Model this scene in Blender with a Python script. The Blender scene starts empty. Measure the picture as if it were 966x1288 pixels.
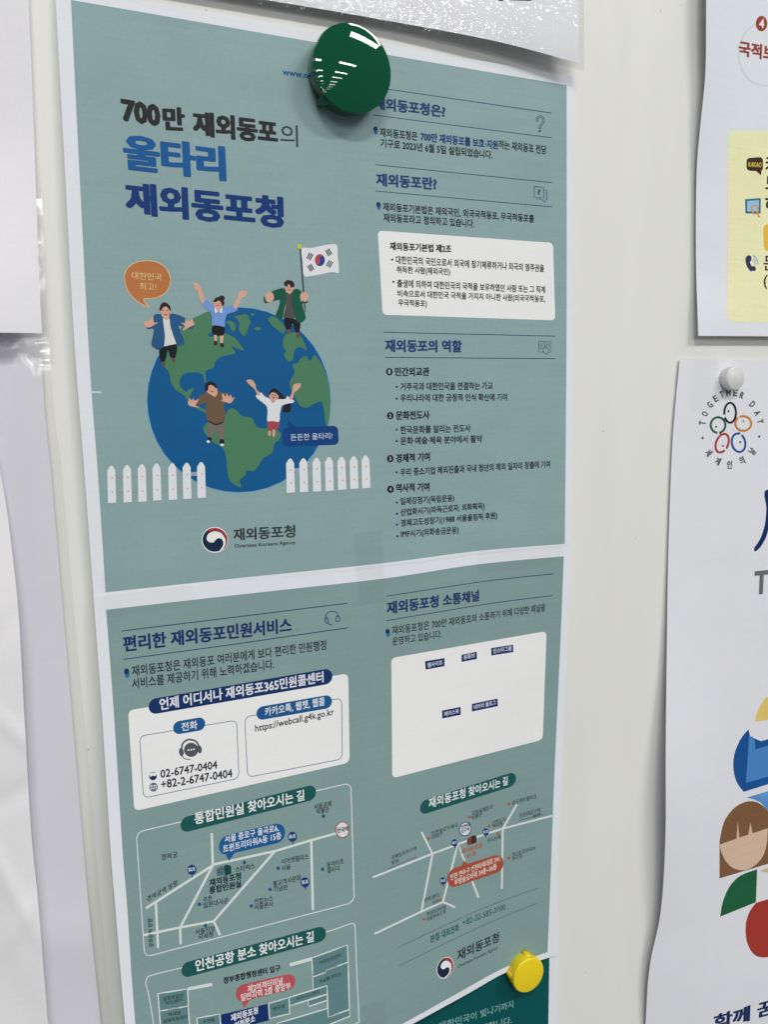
import bpy, bmesh, math, random
import numpy as np
from mathutils import Vector, Matrix
random.seed(4)
S = bpy.context.scene
COL = S.collection

# ------------------------------------------------------------------ camera
F_PX, CX, CY = 1072.06, 483.0, 644.0            # focal length and centre on the 966 x 1288 photograph
W_ROT = np.array([1.33066862e-01, 4.30846453e-01, 4.74104711e-02])
T_CAM = np.array([-104.598279, -31.3136964, -307.396066])   # millimetres
Z0 = 0.0


def rodrigues(w):
    th = np.linalg.norm(w); k = w / th
    K = np.array([[0, -k[2], k[1]], [k[2], 0, -k[0]], [-k[1], k[0], 0]])
    return np.eye(3) + math.sin(th) * K + (1 - math.cos(th)) * K @ K


R_CAM = rodrigues(W_ROT)
EYE = -R_CAM.T @ T_CAM                           # x right, y up, z out of the board (mm)


def bw(p):
    return Vector((p[0] / 1000, -p[2] / 1000, p[1] / 1000 + Z0))


def bdir(p):
    return Vector((p[0], -p[2], p[1]))


cd = bpy.data.cameras.new('camera')
cam = bpy.data.objects.new('camera', cd); COL.objects.link(cam)
M3 = Matrix((bdir(R_CAM[0]), bdir(R_CAM[1]), bdir(R_CAM[2]))).transposed()
cam.matrix_world = Matrix.Translation(bw(EYE)) @ M3.to_4x4()
cd.sensor_fit = 'VERTICAL'; cd.sensor_height = 36; cd.lens = 36 * F_PX / 1288
cd.clip_start = 0.01; cd.clip_end = 50
S.camera = cam

# ------------------------------------------------------------------ light: an office ceiling with rows of tube lamps
wd = bpy.data.worlds.new('World'); S.world = wd; wd.use_nodes = True
wd.node_tree.nodes['Background'].inputs[0].default_value = (0.93, 0.96, 1.0, 1)
wd.node_tree.nodes['Background'].inputs[1].default_value = 0.17
CEIL = Z0 + 1.25
POWER = 16.0


def ceiling_lamp(x, y, sx, sy, power, z=CEIL, col=(1.0, 0.985, 0.95)):
    ld = bpy.data.lights.new('ceiling_lamp', 'AREA'); ld.shape = 'RECTANGLE'
    ld.size = sx; ld.size_y = sy; ld.energy = power; ld.color = col
    o = bpy.data.objects.new('ceiling_lamp', ld); COL.objects.link(o)
    o.location = (x, y, z)
    return o


LAMPS = []
for dep in (1.15, 2.7, 4.0, 5.3, 7.1, 9.0, 11.0, 13.5, 16.5):
    LAMPS += [(0.985, -dep, 0.64, 0.15, POWER), (-0.27, -dep, 0.64, 0.15, POWER)]
for l in LAMPS:
    ceiling_lamp(*l)

S.view_settings.view_transform = 'Standard'; S.view_settings.look = 'None'
S.view_settings.exposure = 0.0; S.view_settings.gamma = 1.0

# ------------------------------------------------------------------ from a photograph pixel to a point d mm off the board


def unproj(x, y, d):
    x = np.asarray(x, float); y = np.asarray(y, float); d = np.asarray(d, float)
    dc = np.stack([(x - CX) / F_PX, -(y - CY) / F_PX, -np.ones_like(x)], -1)
    dw = dc @ R_CAM
    s = (d - EYE[2]) / dw[..., 2]
    return EYE + s[..., None] * dw


def toworld(P):
    P = np.asarray(P, float)
    return np.stack([P[..., 0] / 1000, -P[..., 2] / 1000, P[..., 1] / 1000 + Z0], -1)


def project(P):
    C = np.asarray(P, float) @ R_CAM.T + T_CAM
    return np.stack([CX + F_PX * C[..., 0] / -C[..., 2], CY - F_PX * C[..., 1] / -C[..., 2]], -1)


def upvec(x, y):
    P = unproj(x, y, 0.0); q = project(P + np.array([0, 5.0, 0]))
    v = q - np.array([x, y]); return v / np.linalg.norm(v)


# ------------------------------------------------------------------ materials
MATS = {}
GAIN = 0.87


def lin(c):
    c = c / 255.0
    return c / 12.92 if c <= 0.04045 else ((c + 0.055) / 1.055) ** 2.4


def base(rgb, g=None):
    g = GAIN if g is None else g
    return tuple(min(0.9, lin(c) / g) for c in rgb)


def nd(nt, t, **kw):
    n = nt.nodes.new(t)
    for k, v in kw.items():
        setattr(n, k, v)
    return n


def ink(rgb, rough=0.55, mottle=0.05, name='ink', spec=0.15):
    """printed or plain paper: flat ink with the fine mottle and feed streaks of a laser print"""
    if min(rgb) > 195:
        mottle = min(mottle, 0.02)
    key = (name, rgb, rough, mottle)
    if key in MATS:
        return MATS[key]
    m = bpy.data.materials.new(name); m.use_nodes = True
    nt = m.node_tree; b = nt.nodes['Principled BSDF']
    b.inputs['Roughness'].default_value = rough
    b.inputs['Specular IOR Level'].default_value = spec
    tc = nd(nt, 'ShaderNodeTexCoord')
    n1 = nd(nt, 'ShaderNodeTexNoise'); n1.inputs['Scale'].default_value = 900; n1.inputs['Detail'].default_value = 3
    mp = nd(nt, 'ShaderNodeMapping'); mp.inputs['Scale'].default_value = (25, 25, 900)
    n2 = nd(nt, 'ShaderNodeTexNoise'); n2.inputs['Scale'].default_value = 1.0; n2.inputs['Detail'].default_value = 2
    nt.links.new(tc.outputs['Object'], n1.inputs['Vector'])
    nt.links.new(tc.outputs['Object'], mp.inputs['Vector']); nt.links.new(mp.outputs[0], n2.inputs['Vector'])
    ad = nd(nt, 'ShaderNodeMath', operation='ADD'); nt.links.new(n1.outputs[0], ad.inputs[0]); nt.links.new(n2.outputs[0], ad.inputs[1])
    mr = nd(nt, 'ShaderNodeMapRange'); mr.inputs[1].default_value = 0.6; mr.inputs[2].default_value = 1.4
    mr.inputs[3].default_value = 1 - mottle; mr.inputs[4].default_value = 1 + mottle
    nt.links.new(ad.outputs[0], mr.inputs[0])
    n4 = nd(nt, 'ShaderNodeTexNoise'); n4.inputs['Scale'].default_value = 38; n4.inputs['Detail'].default_value = 3
    nt.links.new(tc.outputs['Object'], n4.inputs['Vector'])
    mr4 = nd(nt, 'ShaderNodeMapRange'); mr4.inputs[1].default_value = 0.3; mr4.inputs[2].default_value = 0.7
    mr4.inputs[3].default_value = 1 - 0.7 * mottle; mr4.inputs[4].default_value = 1 + 0.7 * mottle
    nt.links.new(n4.outputs[0], mr4.inputs[0])
    mu = nd(nt, 'ShaderNodeMath', operation='MULTIPLY'); nt.links.new(mr.outputs[0], mu.inputs[0]); nt.links.new(mr4.outputs[0], mu.inputs[1])
    vm = nd(nt, 'ShaderNodeVectorMath', operation='SCALE'); vm.inputs[0].default_value = base(rgb)
    nt.links.new(mu.outputs[0], vm.inputs['Scale']); nt.links.new(vm.outputs[0], b.inputs['Base Color'])
    bp = nd(nt, 'ShaderNodeBump'); bp.inputs['Strength'].default_value = 0.06; bp.inputs['Distance'].default_value = 0.0002
    n3 = nd(nt, 'ShaderNodeTexNoise'); n3.inputs['Scale'].default_value = 260; n3.inputs['Detail'].default_value = 4
    nt.links.new(tc.outputs['Object'], n3.inputs['Vector'])
    nt.links.new(n3.outputs[0], bp.inputs['Height']); nt.links.new(bp.outputs[0], b.inputs['Normal'])
    MATS[key] = m
    return m


def film_paper(rgb, name='laminated_paper', scale=420, strength=0.35, coat=1.0):
    """white paper behind a rippled clear film"""
    m = ink(rgb, 0.6, 0.015, name)
    b = m.node_tree.nodes['Principled BSDF']; nt = m.node_tree
    b.inputs['Coat Weight'].default_value = coat; b.inputs['Coat Roughness'].default_value = 0.09
    tc = nd(nt, 'ShaderNodeTexCoord'); n = nd(nt, 'ShaderNodeTexNoise')
    n.inputs['Scale'].default_value = scale; n.inputs['Detail'].default_value = 3
    bp = nd(nt, 'ShaderNodeBump'); bp.inputs['Strength'].default_value = strength; bp.inputs['Distance'].default_value = 0.0012
    nt.links.new(tc.outputs['Object'], n.inputs['Vector']); nt.links.new(n.outputs[0], bp.inputs['Height'])
    nt.links.new(bp.outputs[0], b.inputs['Coat Normal'])
    return m


def clear_film(name, tint=0.93, scale=150, strength=0.2, gloss=0.10, rough=0.08):
    m = bpy.data.materials.new(name); m.use_nodes = True; nt = m.node_tree
    nt.nodes.remove(nt.nodes['Principled BSDF'])
    out = nt.nodes['Material Output']
    tr = nd(nt, 'ShaderNodeBsdfTransparent'); tr.inputs[0].default_value = (tint, tint, tint * 0.99, 1)
    gl = nd(nt, 'ShaderNodeBsdfGlossy'); gl.inputs['Roughness'].default_value = rough
    tc = nd(nt, 'ShaderNodeTexCoord'); n = nd(nt, 'ShaderNodeTexNoise'); n.inputs['Scale'].default_value = scale
    bp = nd(nt, 'ShaderNodeBump'); bp.inputs['Strength'].default_value = strength; bp.inputs['Distance'].default_value = 0.001
    nt.links.new(tc.outputs['Object'], n.inputs['Vector']); nt.links.new(n.outputs[0], bp.inputs['Height'])
    nt.links.new(bp.outputs[0], gl.inputs['Normal'])
    mx = nd(nt, 'ShaderNodeMixShader'); mx.inputs[0].default_value = gloss
    nt.links.new(tr.outputs[0], mx.inputs[1]); nt.links.new(gl.outputs[0], mx.inputs[2])
    nt.links.new(mx.outputs[0], out.inputs[0])
    return m


def plastic(rgb, rough, name, g=None, coat=0.0):
    m = bpy.data.materials.new(name); m.use_nodes = True; nt = m.node_tree; b = nt.nodes['Principled BSDF']
    b.inputs['Base Color'].default_value = (*base(rgb, g), 1)
    b.inputs['Roughness'].default_value = rough
    b.inputs['Coat Weight'].default_value = coat; b.inputs['Coat Roughness'].default_value = 0.03
    tc = nd(nt, 'ShaderNodeTexCoord'); n = nd(nt, 'ShaderNodeTexNoise'); n.inputs['Scale'].default_value = 120
    n.inputs['Detail'].default_value = 5
    mr = nd(nt, 'ShaderNodeMapRange'); mr.inputs[3].default_value = rough * 0.85; mr.inputs[4].default_value = rough * 1.2
    nt.links.new(tc.outputs['Object'], n.inputs['Vector']); nt.links.new(n.outputs[0], mr.inputs[0])
    nt.links.new(mr.outputs[0], b.inputs['Roughness'])
    bp = nd(nt, 'ShaderNodeBump'); bp.inputs['Strength'].default_value = 0.02; bp.inputs['Distance'].default_value = 0.0002
    nt.links.new(n.outputs[0], bp.inputs['Height']); nt.links.new(bp.outputs[0], b.inputs['Normal'])
    return m


# ------------------------------------------------------------------ things and parts


def thing(name, label, cat, at, group=None):
    o = bpy.data.objects.new(name, None); COL.objects.link(o)
    o.location = at; o['label'] = label; o['category'] = cat; o.empty_display_size = 0.01
    if group:
        o['group'] = group
    return o


def link_mesh(name, verts, faces, mat, parent, smooth=True, label=None):
    """verts in world metres; the children of a thing sit at its origin"""
    me = bpy.data.meshes.new(name)
    root = parent
    while root is not None and root.parent is not None:
        root = root.parent
    off = np.array(root.location) if root is not None else np.zeros(3)
    me.from_pydata([tuple(v) for v in (np.asarray(verts) - off)], [], [tuple(f) for f in faces])
    if smooth:
        me.polygons.foreach_set('use_smooth', [True] * len(me.polygons))
    me.materials.append(mat); me.update()
    o = bpy.data.objects.new(name, me); COL.objects.link(o)
    if parent is not None:
        o.parent = parent
    if label:
        o['label'] = label
    return o


LAYER = 0.025                                     # ink layers, mm


class Page:
    """one sheet of paper: its thing, its depth off the board and its current tracing window"""

    def __init__(self, root, depth):
        self.root = root; self.depth = depth; self.o = (0, 0); self.s = 1.0; self.parent = root

    def win(self, ox, oy, s):
        self.o = (ox, oy); self.s = s; return self

    def px(self, pts):
        p = np.asarray(pts, float).reshape(-1, 2) * self.s
        p[:, 0] += self.o[0]; p[:, 1] += self.o[1]
        return p

    def place(self, xy, layer):
        xy = np.asarray(xy, float)
        return toworld(unproj(xy[:, 0], xy[:, 1], self.depth(xy[:, 0], xy[:, 1]) + layer * LAYER))

    # --- filled shapes; several outlines may share one mesh when they are one printed part
    def fill(self, name, outlines, rgb, layer, parent=None, label=None, grid=14.0, mat=None):
        bm = bmesh.new()
        for ol in outlines:
            a = np.asarray(ol, float)
            area = np.sum(a[:, 0] * np.roll(a[:, 1], -1) - np.roll(a[:, 0], -1) * a[:, 1])
            if area > 0:
                a = a[::-1]
            vs = [bm.verts.new((p[0], p[1], 0)) for p in a]
            try:
                bm.faces.new(vs)
            except ValueError:
                pass
        bmesh.ops.triangulate(bm, faces=bm.faces[:], ngon_method='EAR_CLIP')
        xs = [v.co.x for v in bm.verts]; ys = [v.co.y for v in bm.verts]
        if grid:
            for ax, lo, hi in ((0, min(xs), max(xs)), (1, min(ys), max(ys))):
                k = math.ceil(lo / grid) * grid
                while k < hi:
                    co = (k, 0, 0) if ax == 0 else (0, k, 0)
                    no = (1, 0, 0) if ax == 0 else (0, 1, 0)
                    bmesh.ops.bisect_plane(bm, geom=bm.verts[:] + bm.edges[:] + bm.faces[:], plane_co=co, plane_no=no)
                    k += grid
        bm.verts.index_update()
        xy = np.array([(v.co.x, v.co.y) for v in bm.verts])
        fs = [[v.index for v in f.verts] for f in bm.faces]
        bm.free()
        return link_mesh(name, self.place(xy, layer), fs, mat or ink(rgb), parent or self.parent, label=label)

    def poly(self, name, pts, rgb, layer, smooth=False, **kw):
        p = self.px(pts)
        if smooth:
            p = catmull(p)
        return self.fill(name, [p], rgb, layer, **kw)

    def polys(self, name, lists, rgb, layer, smooth=True, **kw):
        return self.fill(name, [catmull(self.px(l)) if smooth else self.px(l) for l in lists], rgb, layer, **kw)

    def rrect(self, name, quad, r, rgb, layer, **kw):
        return self.fill(name, [roundquad(self.px(quad), r * self.s)], rgb, layer, **kw)

    def ell(self, name, specs, rgb, layer, **kw):
        outs = []
        for sp in specs:
            x, y, rx, ry = sp[:4]; a = math.radians(sp[4]) if len(sp) > 4 else 0
            t = np.linspace(0, 2 * math.pi, 40, endpoint=False)
            u = rx * np.cos(t); v = ry * np.sin(t)
            outs.append(self.px(np.stack([x + u * math.cos(a) - v * math.sin(a), y + u * math.sin(a) + v * math.cos(a)], 1)))
        return self.fill(name, outs, rgb, layer, **kw)

    def strokes(self, name, lines, w, rgb, layer, closed=False, cap=False, **kw):
        outs = []
        w = w * self.s / 2
        V = []; Fc = []
        for ln in lines:
            p = self.px(ln)
            if closed:
                p = np.vstack([p, p[:1]])
            # resample so the ribbon follows the sheet
            q = [p[0]]
            for a, b in zip(p[:-1], p[1:]):
                n = max(1, int(np.linalg.norm(b - a) / 12))
                for k in range(1, n + 1):
                    q.append(a + (b - a) * k / n)
            q = np.array(q)
            if cap:
                d0 = (q[0] - q[1]) / (np.linalg.norm(q[0] - q[1]) + 1e-9); d1 = (q[-1] - q[-2]) / (np.linalg.norm(q[-1] - q[-2]) + 1e-9)
                q[0] = q[0] + d0 * w * 0.5; q[-1] = q[-1] + d1 * w * 0.5
            t = np.gradient(q, axis=0)
            if closed:
                t[0] = t[-1] = (q[1] - q[-2])
            t /= np.linalg.norm(t, axis=1)[:, None] + 1e-9
            nrm = np.stack([t[:, 1], -t[:, 0]], 1)
            off = len(V)
            for a, b in zip(q + nrm * w, q - nrm * w):
                V += [a, b]
            for k in range(len(q) - 1):
                i = off + 2 * k
                Fc.append((i, i + 1, i + 3, i + 2))
        return link_mesh(name, self.place(np.array(V), layer), Fc, kw.pop('mat', None) or ink(rgb), kw.pop('parent', None) or self.parent, **kw)

    def pill(self, name, a, b, w, rgb, layer, **kw):
        a, b = self.px([a, b]); r = w * self.s / 2
        d = (b - a) / np.linalg.norm(b - a); u = upvec(*a)
        ang = np.linspace(math.pi / 2, 3 * math.pi / 2, 14)
        pts = [a + d * r * math.cos(t) + u * r * math.sin(t) for t in ang] + [b - d * r * math.cos(t) - u * r * math.sin(t) for t in ang]
        return self.fill(name, [np.array(pts)], rgb, layer, **kw)

    def text(self, body, p0, p1, h0, rgb, layer, bold=0.0, h1=None, name='text_line', up=None, parent=None, label=None, shear=0.0):
        """lettering whose drawn box stands on p0-p1 and is h0 high at its left, h1 at its right"""
        a, b = self.px([p0, p1])
        TEXTS.append((self, body, a, b, h0 * self.s, None if h1 is None else h1 * self.s, rgb, layer, bold, name, up, parent or self.parent, label))


TEXTS = []


def set_texts():
    """all lettering is converted in one go, then each line goes on its sheet in perspective"""
    shapes = outlines(sorted({t[1] for t in TEXTS}))
    for pg, body, a, b, h0, h1, rgb, layer, bold, name, up, parent, label in TEXTS:
        v, fs, kk = heavier(*shapes[body], bold)
        x0, x1, y0, y1 = v[:, 0].min(), v[:, 0].max(), v[:, 1].min(), v[:, 1].max()
        h1 = h0 * scale_at(b) / scale_at(a) if h1 is None else h1
        t = (v[:, 0] - x0) / (x1 - x0); e = (v[:, 1] - y0) / (y1 - y0)
        sx = t * h0 / ((1 - t) * h1 + t * h0)
        u0 = upvec(*a) if up is None else np.array(up); u1 = upvec(*b) if up is None else np.array(up)
        hh = (1 - sx) * h0 + sx * h1
        uu = (1 - sx)[:, None] * u0 + sx[:, None] * u1
        xy = a + sx[:, None] * (b - a) + (e * hh)[:, None] * uu
        link_mesh(name, pg.place(xy, layer + kk), fs, ink(rgb, mottle=0.06), parent, smooth=False, label=label)


def scale_at(p):
    P = unproj(p[0], p[1], 0.0); q = project(P + np.array([0, 5.0, 0]))
    return np.linalg.norm(q - p)


def catmull(p, n=4):
    p = np.asarray(p); out = []
    N = len(p)
    for i in range(N):
        a, b, c, d = p[(i - 1) % N], p[i], p[(i + 1) % N], p[(i + 2) % N]
        for k in range(n):
            t = k / n
            q = 0.5 * ((2 * b) + (c - a) * t + (2 * a - 5 * b + 4 * c - d) * t * t + (3 * b - a - 3 * c + d) * t ** 3)
            out.append(b + (q - b) * 0.85)
    return np.array(out)


def catopen(p, n=5):
    p = np.asarray(p, float); out = []
    N = len(p)
    for i in range(N - 1):
        a, b, c, d = p[max(i - 1, 0)], p[i], p[i + 1], p[min(i + 2, N - 1)]
        for k in range(n):
            t = k / n
            out.append(0.5 * ((2 * b) + (c - a) * t + (2 * a - 5 * b + 4 * c - d) * t * t + (3 * b - a - 3 * c + d) * t ** 3))
    out.append(p[-1])
    return np.array(out)


def roundquad(q, r):
    out = []
    N = len(q)
    for i in range(N):
        a, b, c = q[(i - 1) % N], q[i], q[(i + 1) % N]
        da = (a - b) / np.linalg.norm(a - b); dc = (c - b) / np.linalg.norm(c - b)
        rr = min(r, 0.48 * np.linalg.norm(a - b), 0.48 * np.linalg.norm(c - b))
        s, e = b + da * rr, b + dc * rr
        for k in range(7):
            t = k / 6
            out.append((1 - t) ** 2 * s + 2 * t * (1 - t) * (b * 0.82 + (s + e) * 0.09) + t * t * e)
    return np.array(out)


def outlines(bodies):
    tc = bpy.data.curves.new('lettering', 'FONT'); to = bpy.data.objects.new('lettering', tc)
    ts = bpy.data.scenes.new('lettering'); ts.collection.objects.link(to)
    tc.resolution_u = 2; tc.space_line = 4.0
    tc.body = '\n'.join(bodies)
    vl = ts.view_layers[0]; vl.update()
    ev = to.evaluated_get(vl.depsgraph); me = ev.to_mesh()
    v = np.empty(len(me.vertices) * 3); me.vertices.foreach_get('co', v); v = v.reshape(-1, 3)[:, :2].copy()
    fs = [list(p.vertices) for p in me.polygons]
    ev.to_mesh_clear()
    bpy.data.objects.remove(to); bpy.data.curves.remove(tc); bpy.data.scenes.remove(ts)
    # strokes that cross inside one letter are separate islands: find them so that they never share a plane
    par = list(range(len(v)))

    def find(i):
        while par[i] != i:
            par[i] = par[par[i]]; i = par[i]
        return i
    for f in fs:
        q = find(f[0])
        for k in f[1:]:
            par[find(k)] = q
    isl = np.array([find(i) for i in range(len(v))])
    _, isl = np.unique(isl, return_inverse=True)
    row = np.round((0.35 - v[:, 1]) / 4.0).astype(int)
    out = {}
    for n, body in enumerate(bodies):
        idx = np.nonzero(row == n)[0]
        mp = dict(zip(idx.tolist(), range(len(idx))))
        out[body] = (v[idx], [[mp[k] for k in f] for f in fs if f[0] in mp], (isl[idx] % 7) * 0.012)
    return out


def heavier(v, fs, isl, bold):
    """heavier weights are the same outline laid down again, nudged round a small square"""
    bold = bold * 1.25 + 0.016
    if bold <= 0.001:
        return v, fs, isl
    sq = [(0.8, 0.8), (-0.8, 0.8), (0.8, -0.8), (-0.8, -0.8)]
    dy_ = bold
    if bold > 0.03:
        sq = [(math.copysign(abs(math.cos(t)) ** 0.6, math.cos(t)), math.copysign(abs(math.sin(t)) ** 0.6, math.sin(t))) for t in np.linspace(0, 2 * math.pi, 16, endpoint=False) + 0.01] + [(0, 0)]
        dy_ = bold * (0.66 if bold < 0.06 else 0.48)
    V, F, K = [], [], []
    for i, (dx, dy) in enumerate(sq):
        F += [[q + len(v) * i for q in f] for f in fs]
        V.append(v + np.array([dx * bold, dy * dy_])); K.append(isl + i * 0.1)
    return np.vstack(V), F, np.concatenate(K)


def edge(pts, n):
    p = np.asarray(pts, float)
    if len(p) > 2:
        p = catopen(p, 8)
    s = np.r_[0, np.cumsum(np.linalg.norm(np.diff(p, axis=0), axis=1))]; s /= s[-1]
    t = np.linspace(0, 1, n)
    return np.stack([np.interp(t, s, p[:, 0]), np.interp(t, s, p[:, 1])], 1)


def coons(top, bot, lef, rig, nu, nv):
    T, B, L, R = edge(top, nu), edge(bot, nu), edge(lef, nv), edge(rig, nv)
    u = np.linspace(0, 1, nu)[None, :, None]; v = np.linspace(0, 1, nv)[:, None, None]
    P = (1 - v) * T[None] + v * B[None] + (1 - u) * L[:, None] + u * R[:, None]
    P -= (1 - u) * (1 - v) * T[0] + u * (1 - v) * T[-1] + (1 - u) * v * B[0] + u * v * B[-1]
    return P


def sheet(page, name, top, bot, lef, rig, mat, layer=0, thick=0.14, nu=80, nv=80, parent=None, label=None):
    """a leaf of paper or film between four traced edges (all left-to-right or top-to-bottom)"""
    P = coons(top, bot, lef, rig, nu, nv).reshape(-1, 2)
    front = page.place(P, layer)
    idx = np.arange(nu * nv).reshape(nv, nu)
    fs = [(idx[j, i], idx[j + 1, i], idx[j + 1, i + 1], idx[j, i + 1]) for j in range(nv - 1) for i in range(nu - 1)]
    if not thick:
        return link_mesh(name, front, fs, mat, parent or page.root, label=label)
    back = front + np.array([0, thick / 1000, 0])
    n = nu * nv
    fs += [(a + n, d + n, c + n, b + n) for a, b, c, d in fs]
    ring = list(idx[0, :]) + list(idx[1:, -1]) + list(idx[-1, -2::-1]) + list(idx[-2:0:-1, 0])
    m = 2 * n
    V = np.vstack([front, back, front[ring], back[ring]])
    k = len(ring)
    fs += [(m + i, m + (i + 1) % k, m + k + (i + 1) % k, m + k + i) for i in range(k)]
    return link_mesh(name, V, fs, mat, parent or page.root, label=label)


def smooth01(t):
    t = np.clip(t, 0, 1); return t * t * (3 - 2 * t)


PAPER = (218, 222, 228)
TEAL = (135, 161, 163)
NAVY = (30, 62, 112)
INK = (36, 41, 43)
WHITE = (228, 231, 234)

# ------------------------------------------------------------------ the board everything hangs on
bmat = plastic((221, 221, 218), 0.42, 'enamel_board')
nt = bmat.node_tree; b_ = nt.nodes['Principled BSDF']
tc = nd(nt, 'ShaderNodeTexCoord')
vo = nd(nt, 'ShaderNodeTexVoronoi'); vo.inputs['Scale'].default_value = 55
nt.links.new(tc.outputs['Object'], vo.inputs['Vector'])
sp = nd(nt, 'ShaderNodeMapRange'); sp.inputs[1].default_value = 0.018; sp.inputs[2].default_value = 0.035; sp.inputs[3].default_value = 0.72; sp.inputs[4].default_value = 1.0
nt.links.new(vo.outputs['Distance'], sp.inputs[0])
mp = nd(nt, 'ShaderNodeMapping'); mp.inputs['Scale'].default_value = (60, 60, 9); mp.inputs['Rotation'].default_value = (0, 0.35, 0)
nw = nd(nt, 'ShaderNodeTexNoise'); nw.inputs['Scale'].default_value = 1.0; nw.inputs['Detail'].default_value = 5
nt.links.new(tc.outputs['Object'], mp.inputs['Vector']); nt.links.new(mp.outputs[0], nw.inputs['Vector'])
wm = nd(nt, 'ShaderNodeMapRange'); wm.inputs[1].default_value = 0.3; wm.inputs[2].default_value = 0.7; wm.inputs[3].default_value = 0.975; wm.inputs[4].default_value = 1.015
nt.links.new(nw.outputs[0], wm.inputs[0])
mu = nd(nt, 'ShaderNodeMath', operation='MULTIPLY'); nt.links.new(sp.outputs[0], mu.inputs[0]); nt.links.new(wm.outputs[0], mu.inputs[1])
vs = nd(nt, 'ShaderNodeVectorMath', operation='SCALE'); vs.inputs[0].default_value = base((221, 221, 218))
nt.links.new(mu.outputs[0], vs.inputs['Scale']); nt.links.new(vs.outputs[0], b_.inputs['Base Color'])
bb = bmesh.new()
bmesh.ops.create_cube(bb, size=1.0)
bmesh.ops.scale(bb, vec=(1.8, 0.015, 1.2), verts=bb.verts)
bmesh.ops.bevel(bb, geom=bb.edges[:], offset=0.003, segments=3, affect='EDGES')
me = bpy.data.meshes.new('whiteboard'); bb.to_mesh(me); bb.free(); me.materials.append(bmat)
board = bpy.data.objects.new('whiteboard', me); COL.objects.link(board)
board.location = (0.10, 0.0075, Z0 + 0.05); board['kind'] = 'structure'

# ================================================================== upper teal sheet


def left_x(y):
    return np.interp(y, [-20, 0, 420, 600, 754, 900, 1069, 1141, 1288, 1480], [68.5, 69.5, 92.3, 106, 117.5, 128, 138.6, 144.6, 157, 175])


def lift(x, y, a, w):
    return a * np.clip(1 - (x - left_x(y)) / w, 0, 1) ** 2


def d_upper(x, y):
    top = np.clip((40 - (y - 0.171 * (x - 88))) / 60, 0, 1)
    return 1.5 + lift(x, y, 1.7, 260) * (1 - 0.5 * np.clip(1 - y / 300, 0, 1)) - 0.5 * top


def at(x, y, d=0.0):
    return tuple(toworld(unproj(x, y, d)))


U = Page(thing('information_poster', 'teal printed sheet with globe cartoon and bold blue Korean title, pinned by the green magnet', 'poster',
               at(420, 718)), d_upper)
paper = ink(PAPER, 0.6, 0.02, 'paper')
teal = ink(TEAL, 0.5, 0.05, 'teal_print')
teal_low = ink((126, 152, 151), 0.5, 0.05, 'teal_print')
UL = [(68.5, -16), (80.6, 205), (92.3, 420), (106, 600), (117.5, 754)]
UR = [(722, 96.5), (720.5, 400), (719.5, 686)]
UT = [(68.5, -16), (300, 23), (488, 56), (640, 82.4), (722, 96.5)]
UB = [(117.5, 754), (300, 733), (477.6, 713), (620, 695), (719.5, 686)]
sheet(U, 'paper', UT, UB, UL, UR, paper)
sheet(U, 'print_ground', [(88.7, 0), (200, 19), (390, 52), (488, 69), (600, 88), (713, 107)], [(132.4, 745), (300, 727), (480, 708.5), (600, 693), (710.8, 684)],
      [(88.7, 0), (110, 420), (123, 600), (132.4, 745)], [(713, 107), (713, 400), (710.8, 684)], teal, layer=1.5, thick=0)

U.win(90, 80, 360 / 966)
BLK = (40, 41, 43)
U.text('700', (168, 193), (301, 214), 77, BLK, 3, 0.034, name='title_line', h1=74)
U.text('만', (308, 224), (384, 228), 80, BLK, 3, 0.032, name='title_line', h1=80)
U.text('재외동포', (410, 243), (697, 273), 86, BLK, 3, 0.032, name='title_line', h1=80)
U.text('의', (705, 276), (765, 282), 74, (60, 62, 64), 3, -0.009, name='title_line')
U.text('울타리', (176, 358), (523, 398), 124, (20, 86, 146), 3, 0.037, name='title_line', h1=118)
U.text('재외동포청', (183, 508), (718, 558), 112, (16, 54, 114), 3, 0.030, name='title_line', h1=108)
U.text('www.oka.go.kr', (712, 45), (892, 72), 30, (30, 92, 146), 3, 0.012, name='web_address')
U.win(0, 0, 1)
U.strokes('trim_mark', [[(114, 493), (127, 493.5)]], 2.2, (190, 205, 210), 2)

# globe
U.win(170, 370, 260 / 966)
globe = U.ell('globe', [(484, 495, 433, 436)], (110, 160, 200), 2, label='blue and green cartoon globe with a thin pale rim')
U.ell('ocean', [(484, 494, 429, 432)], (14, 86, 138), 3, parent=globe)
NA = [(126, 268), (170, 203), (215, 155), (260, 119), (310, 93), (345, 80), (358, 95), (352, 120), (365, 140), (358, 178), (340, 187), (352, 200),
      (414, 182), (463, 203), (484, 227), (508, 262), (480, 256), (449, 244), (468, 276), (425, 286), (394, 297), (370, 320), (365, 345), (330, 358),
      (328, 385), (330, 408), (322, 412), (317, 382), (300, 368), (260, 365), (225, 375), (207, 400), (210, 430), (232, 455), (250, 446), (274, 438),
      (262, 462), (250, 490), (275, 520), (300, 528), (332, 545), (332, 556), (290, 537), (255, 512), (225, 470), (190, 450), (165, 410), (158, 370), (130, 330), (110, 297)]
SA = [(435, 540), (455, 533), (480, 550), (500, 570), (545, 578), (560, 610), (580, 625), (650, 630), (680, 650), (672, 680), (650, 700), (640, 740),
      (600, 765), (580, 795), (555, 825), (520, 825), (515, 845), (488, 870), (495, 902), (465, 892), (440, 870), (430, 830), (425, 770), (410, 720),
      (360, 690), (325, 650), (318, 620), (345, 595), (420, 560)]
AF = [(770, 302), (800, 288), (815, 315), (838, 284), (862, 312), (884, 352), (902, 410), (911, 470), (912, 520), (908, 575), (899, 618), (889, 600), (885, 560),
      (875, 510), (860, 503), (830, 515), (805, 530), (775, 525), (750, 490), (730, 450), (722, 410), (745, 365), (735, 330), (760, 320)]
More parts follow.
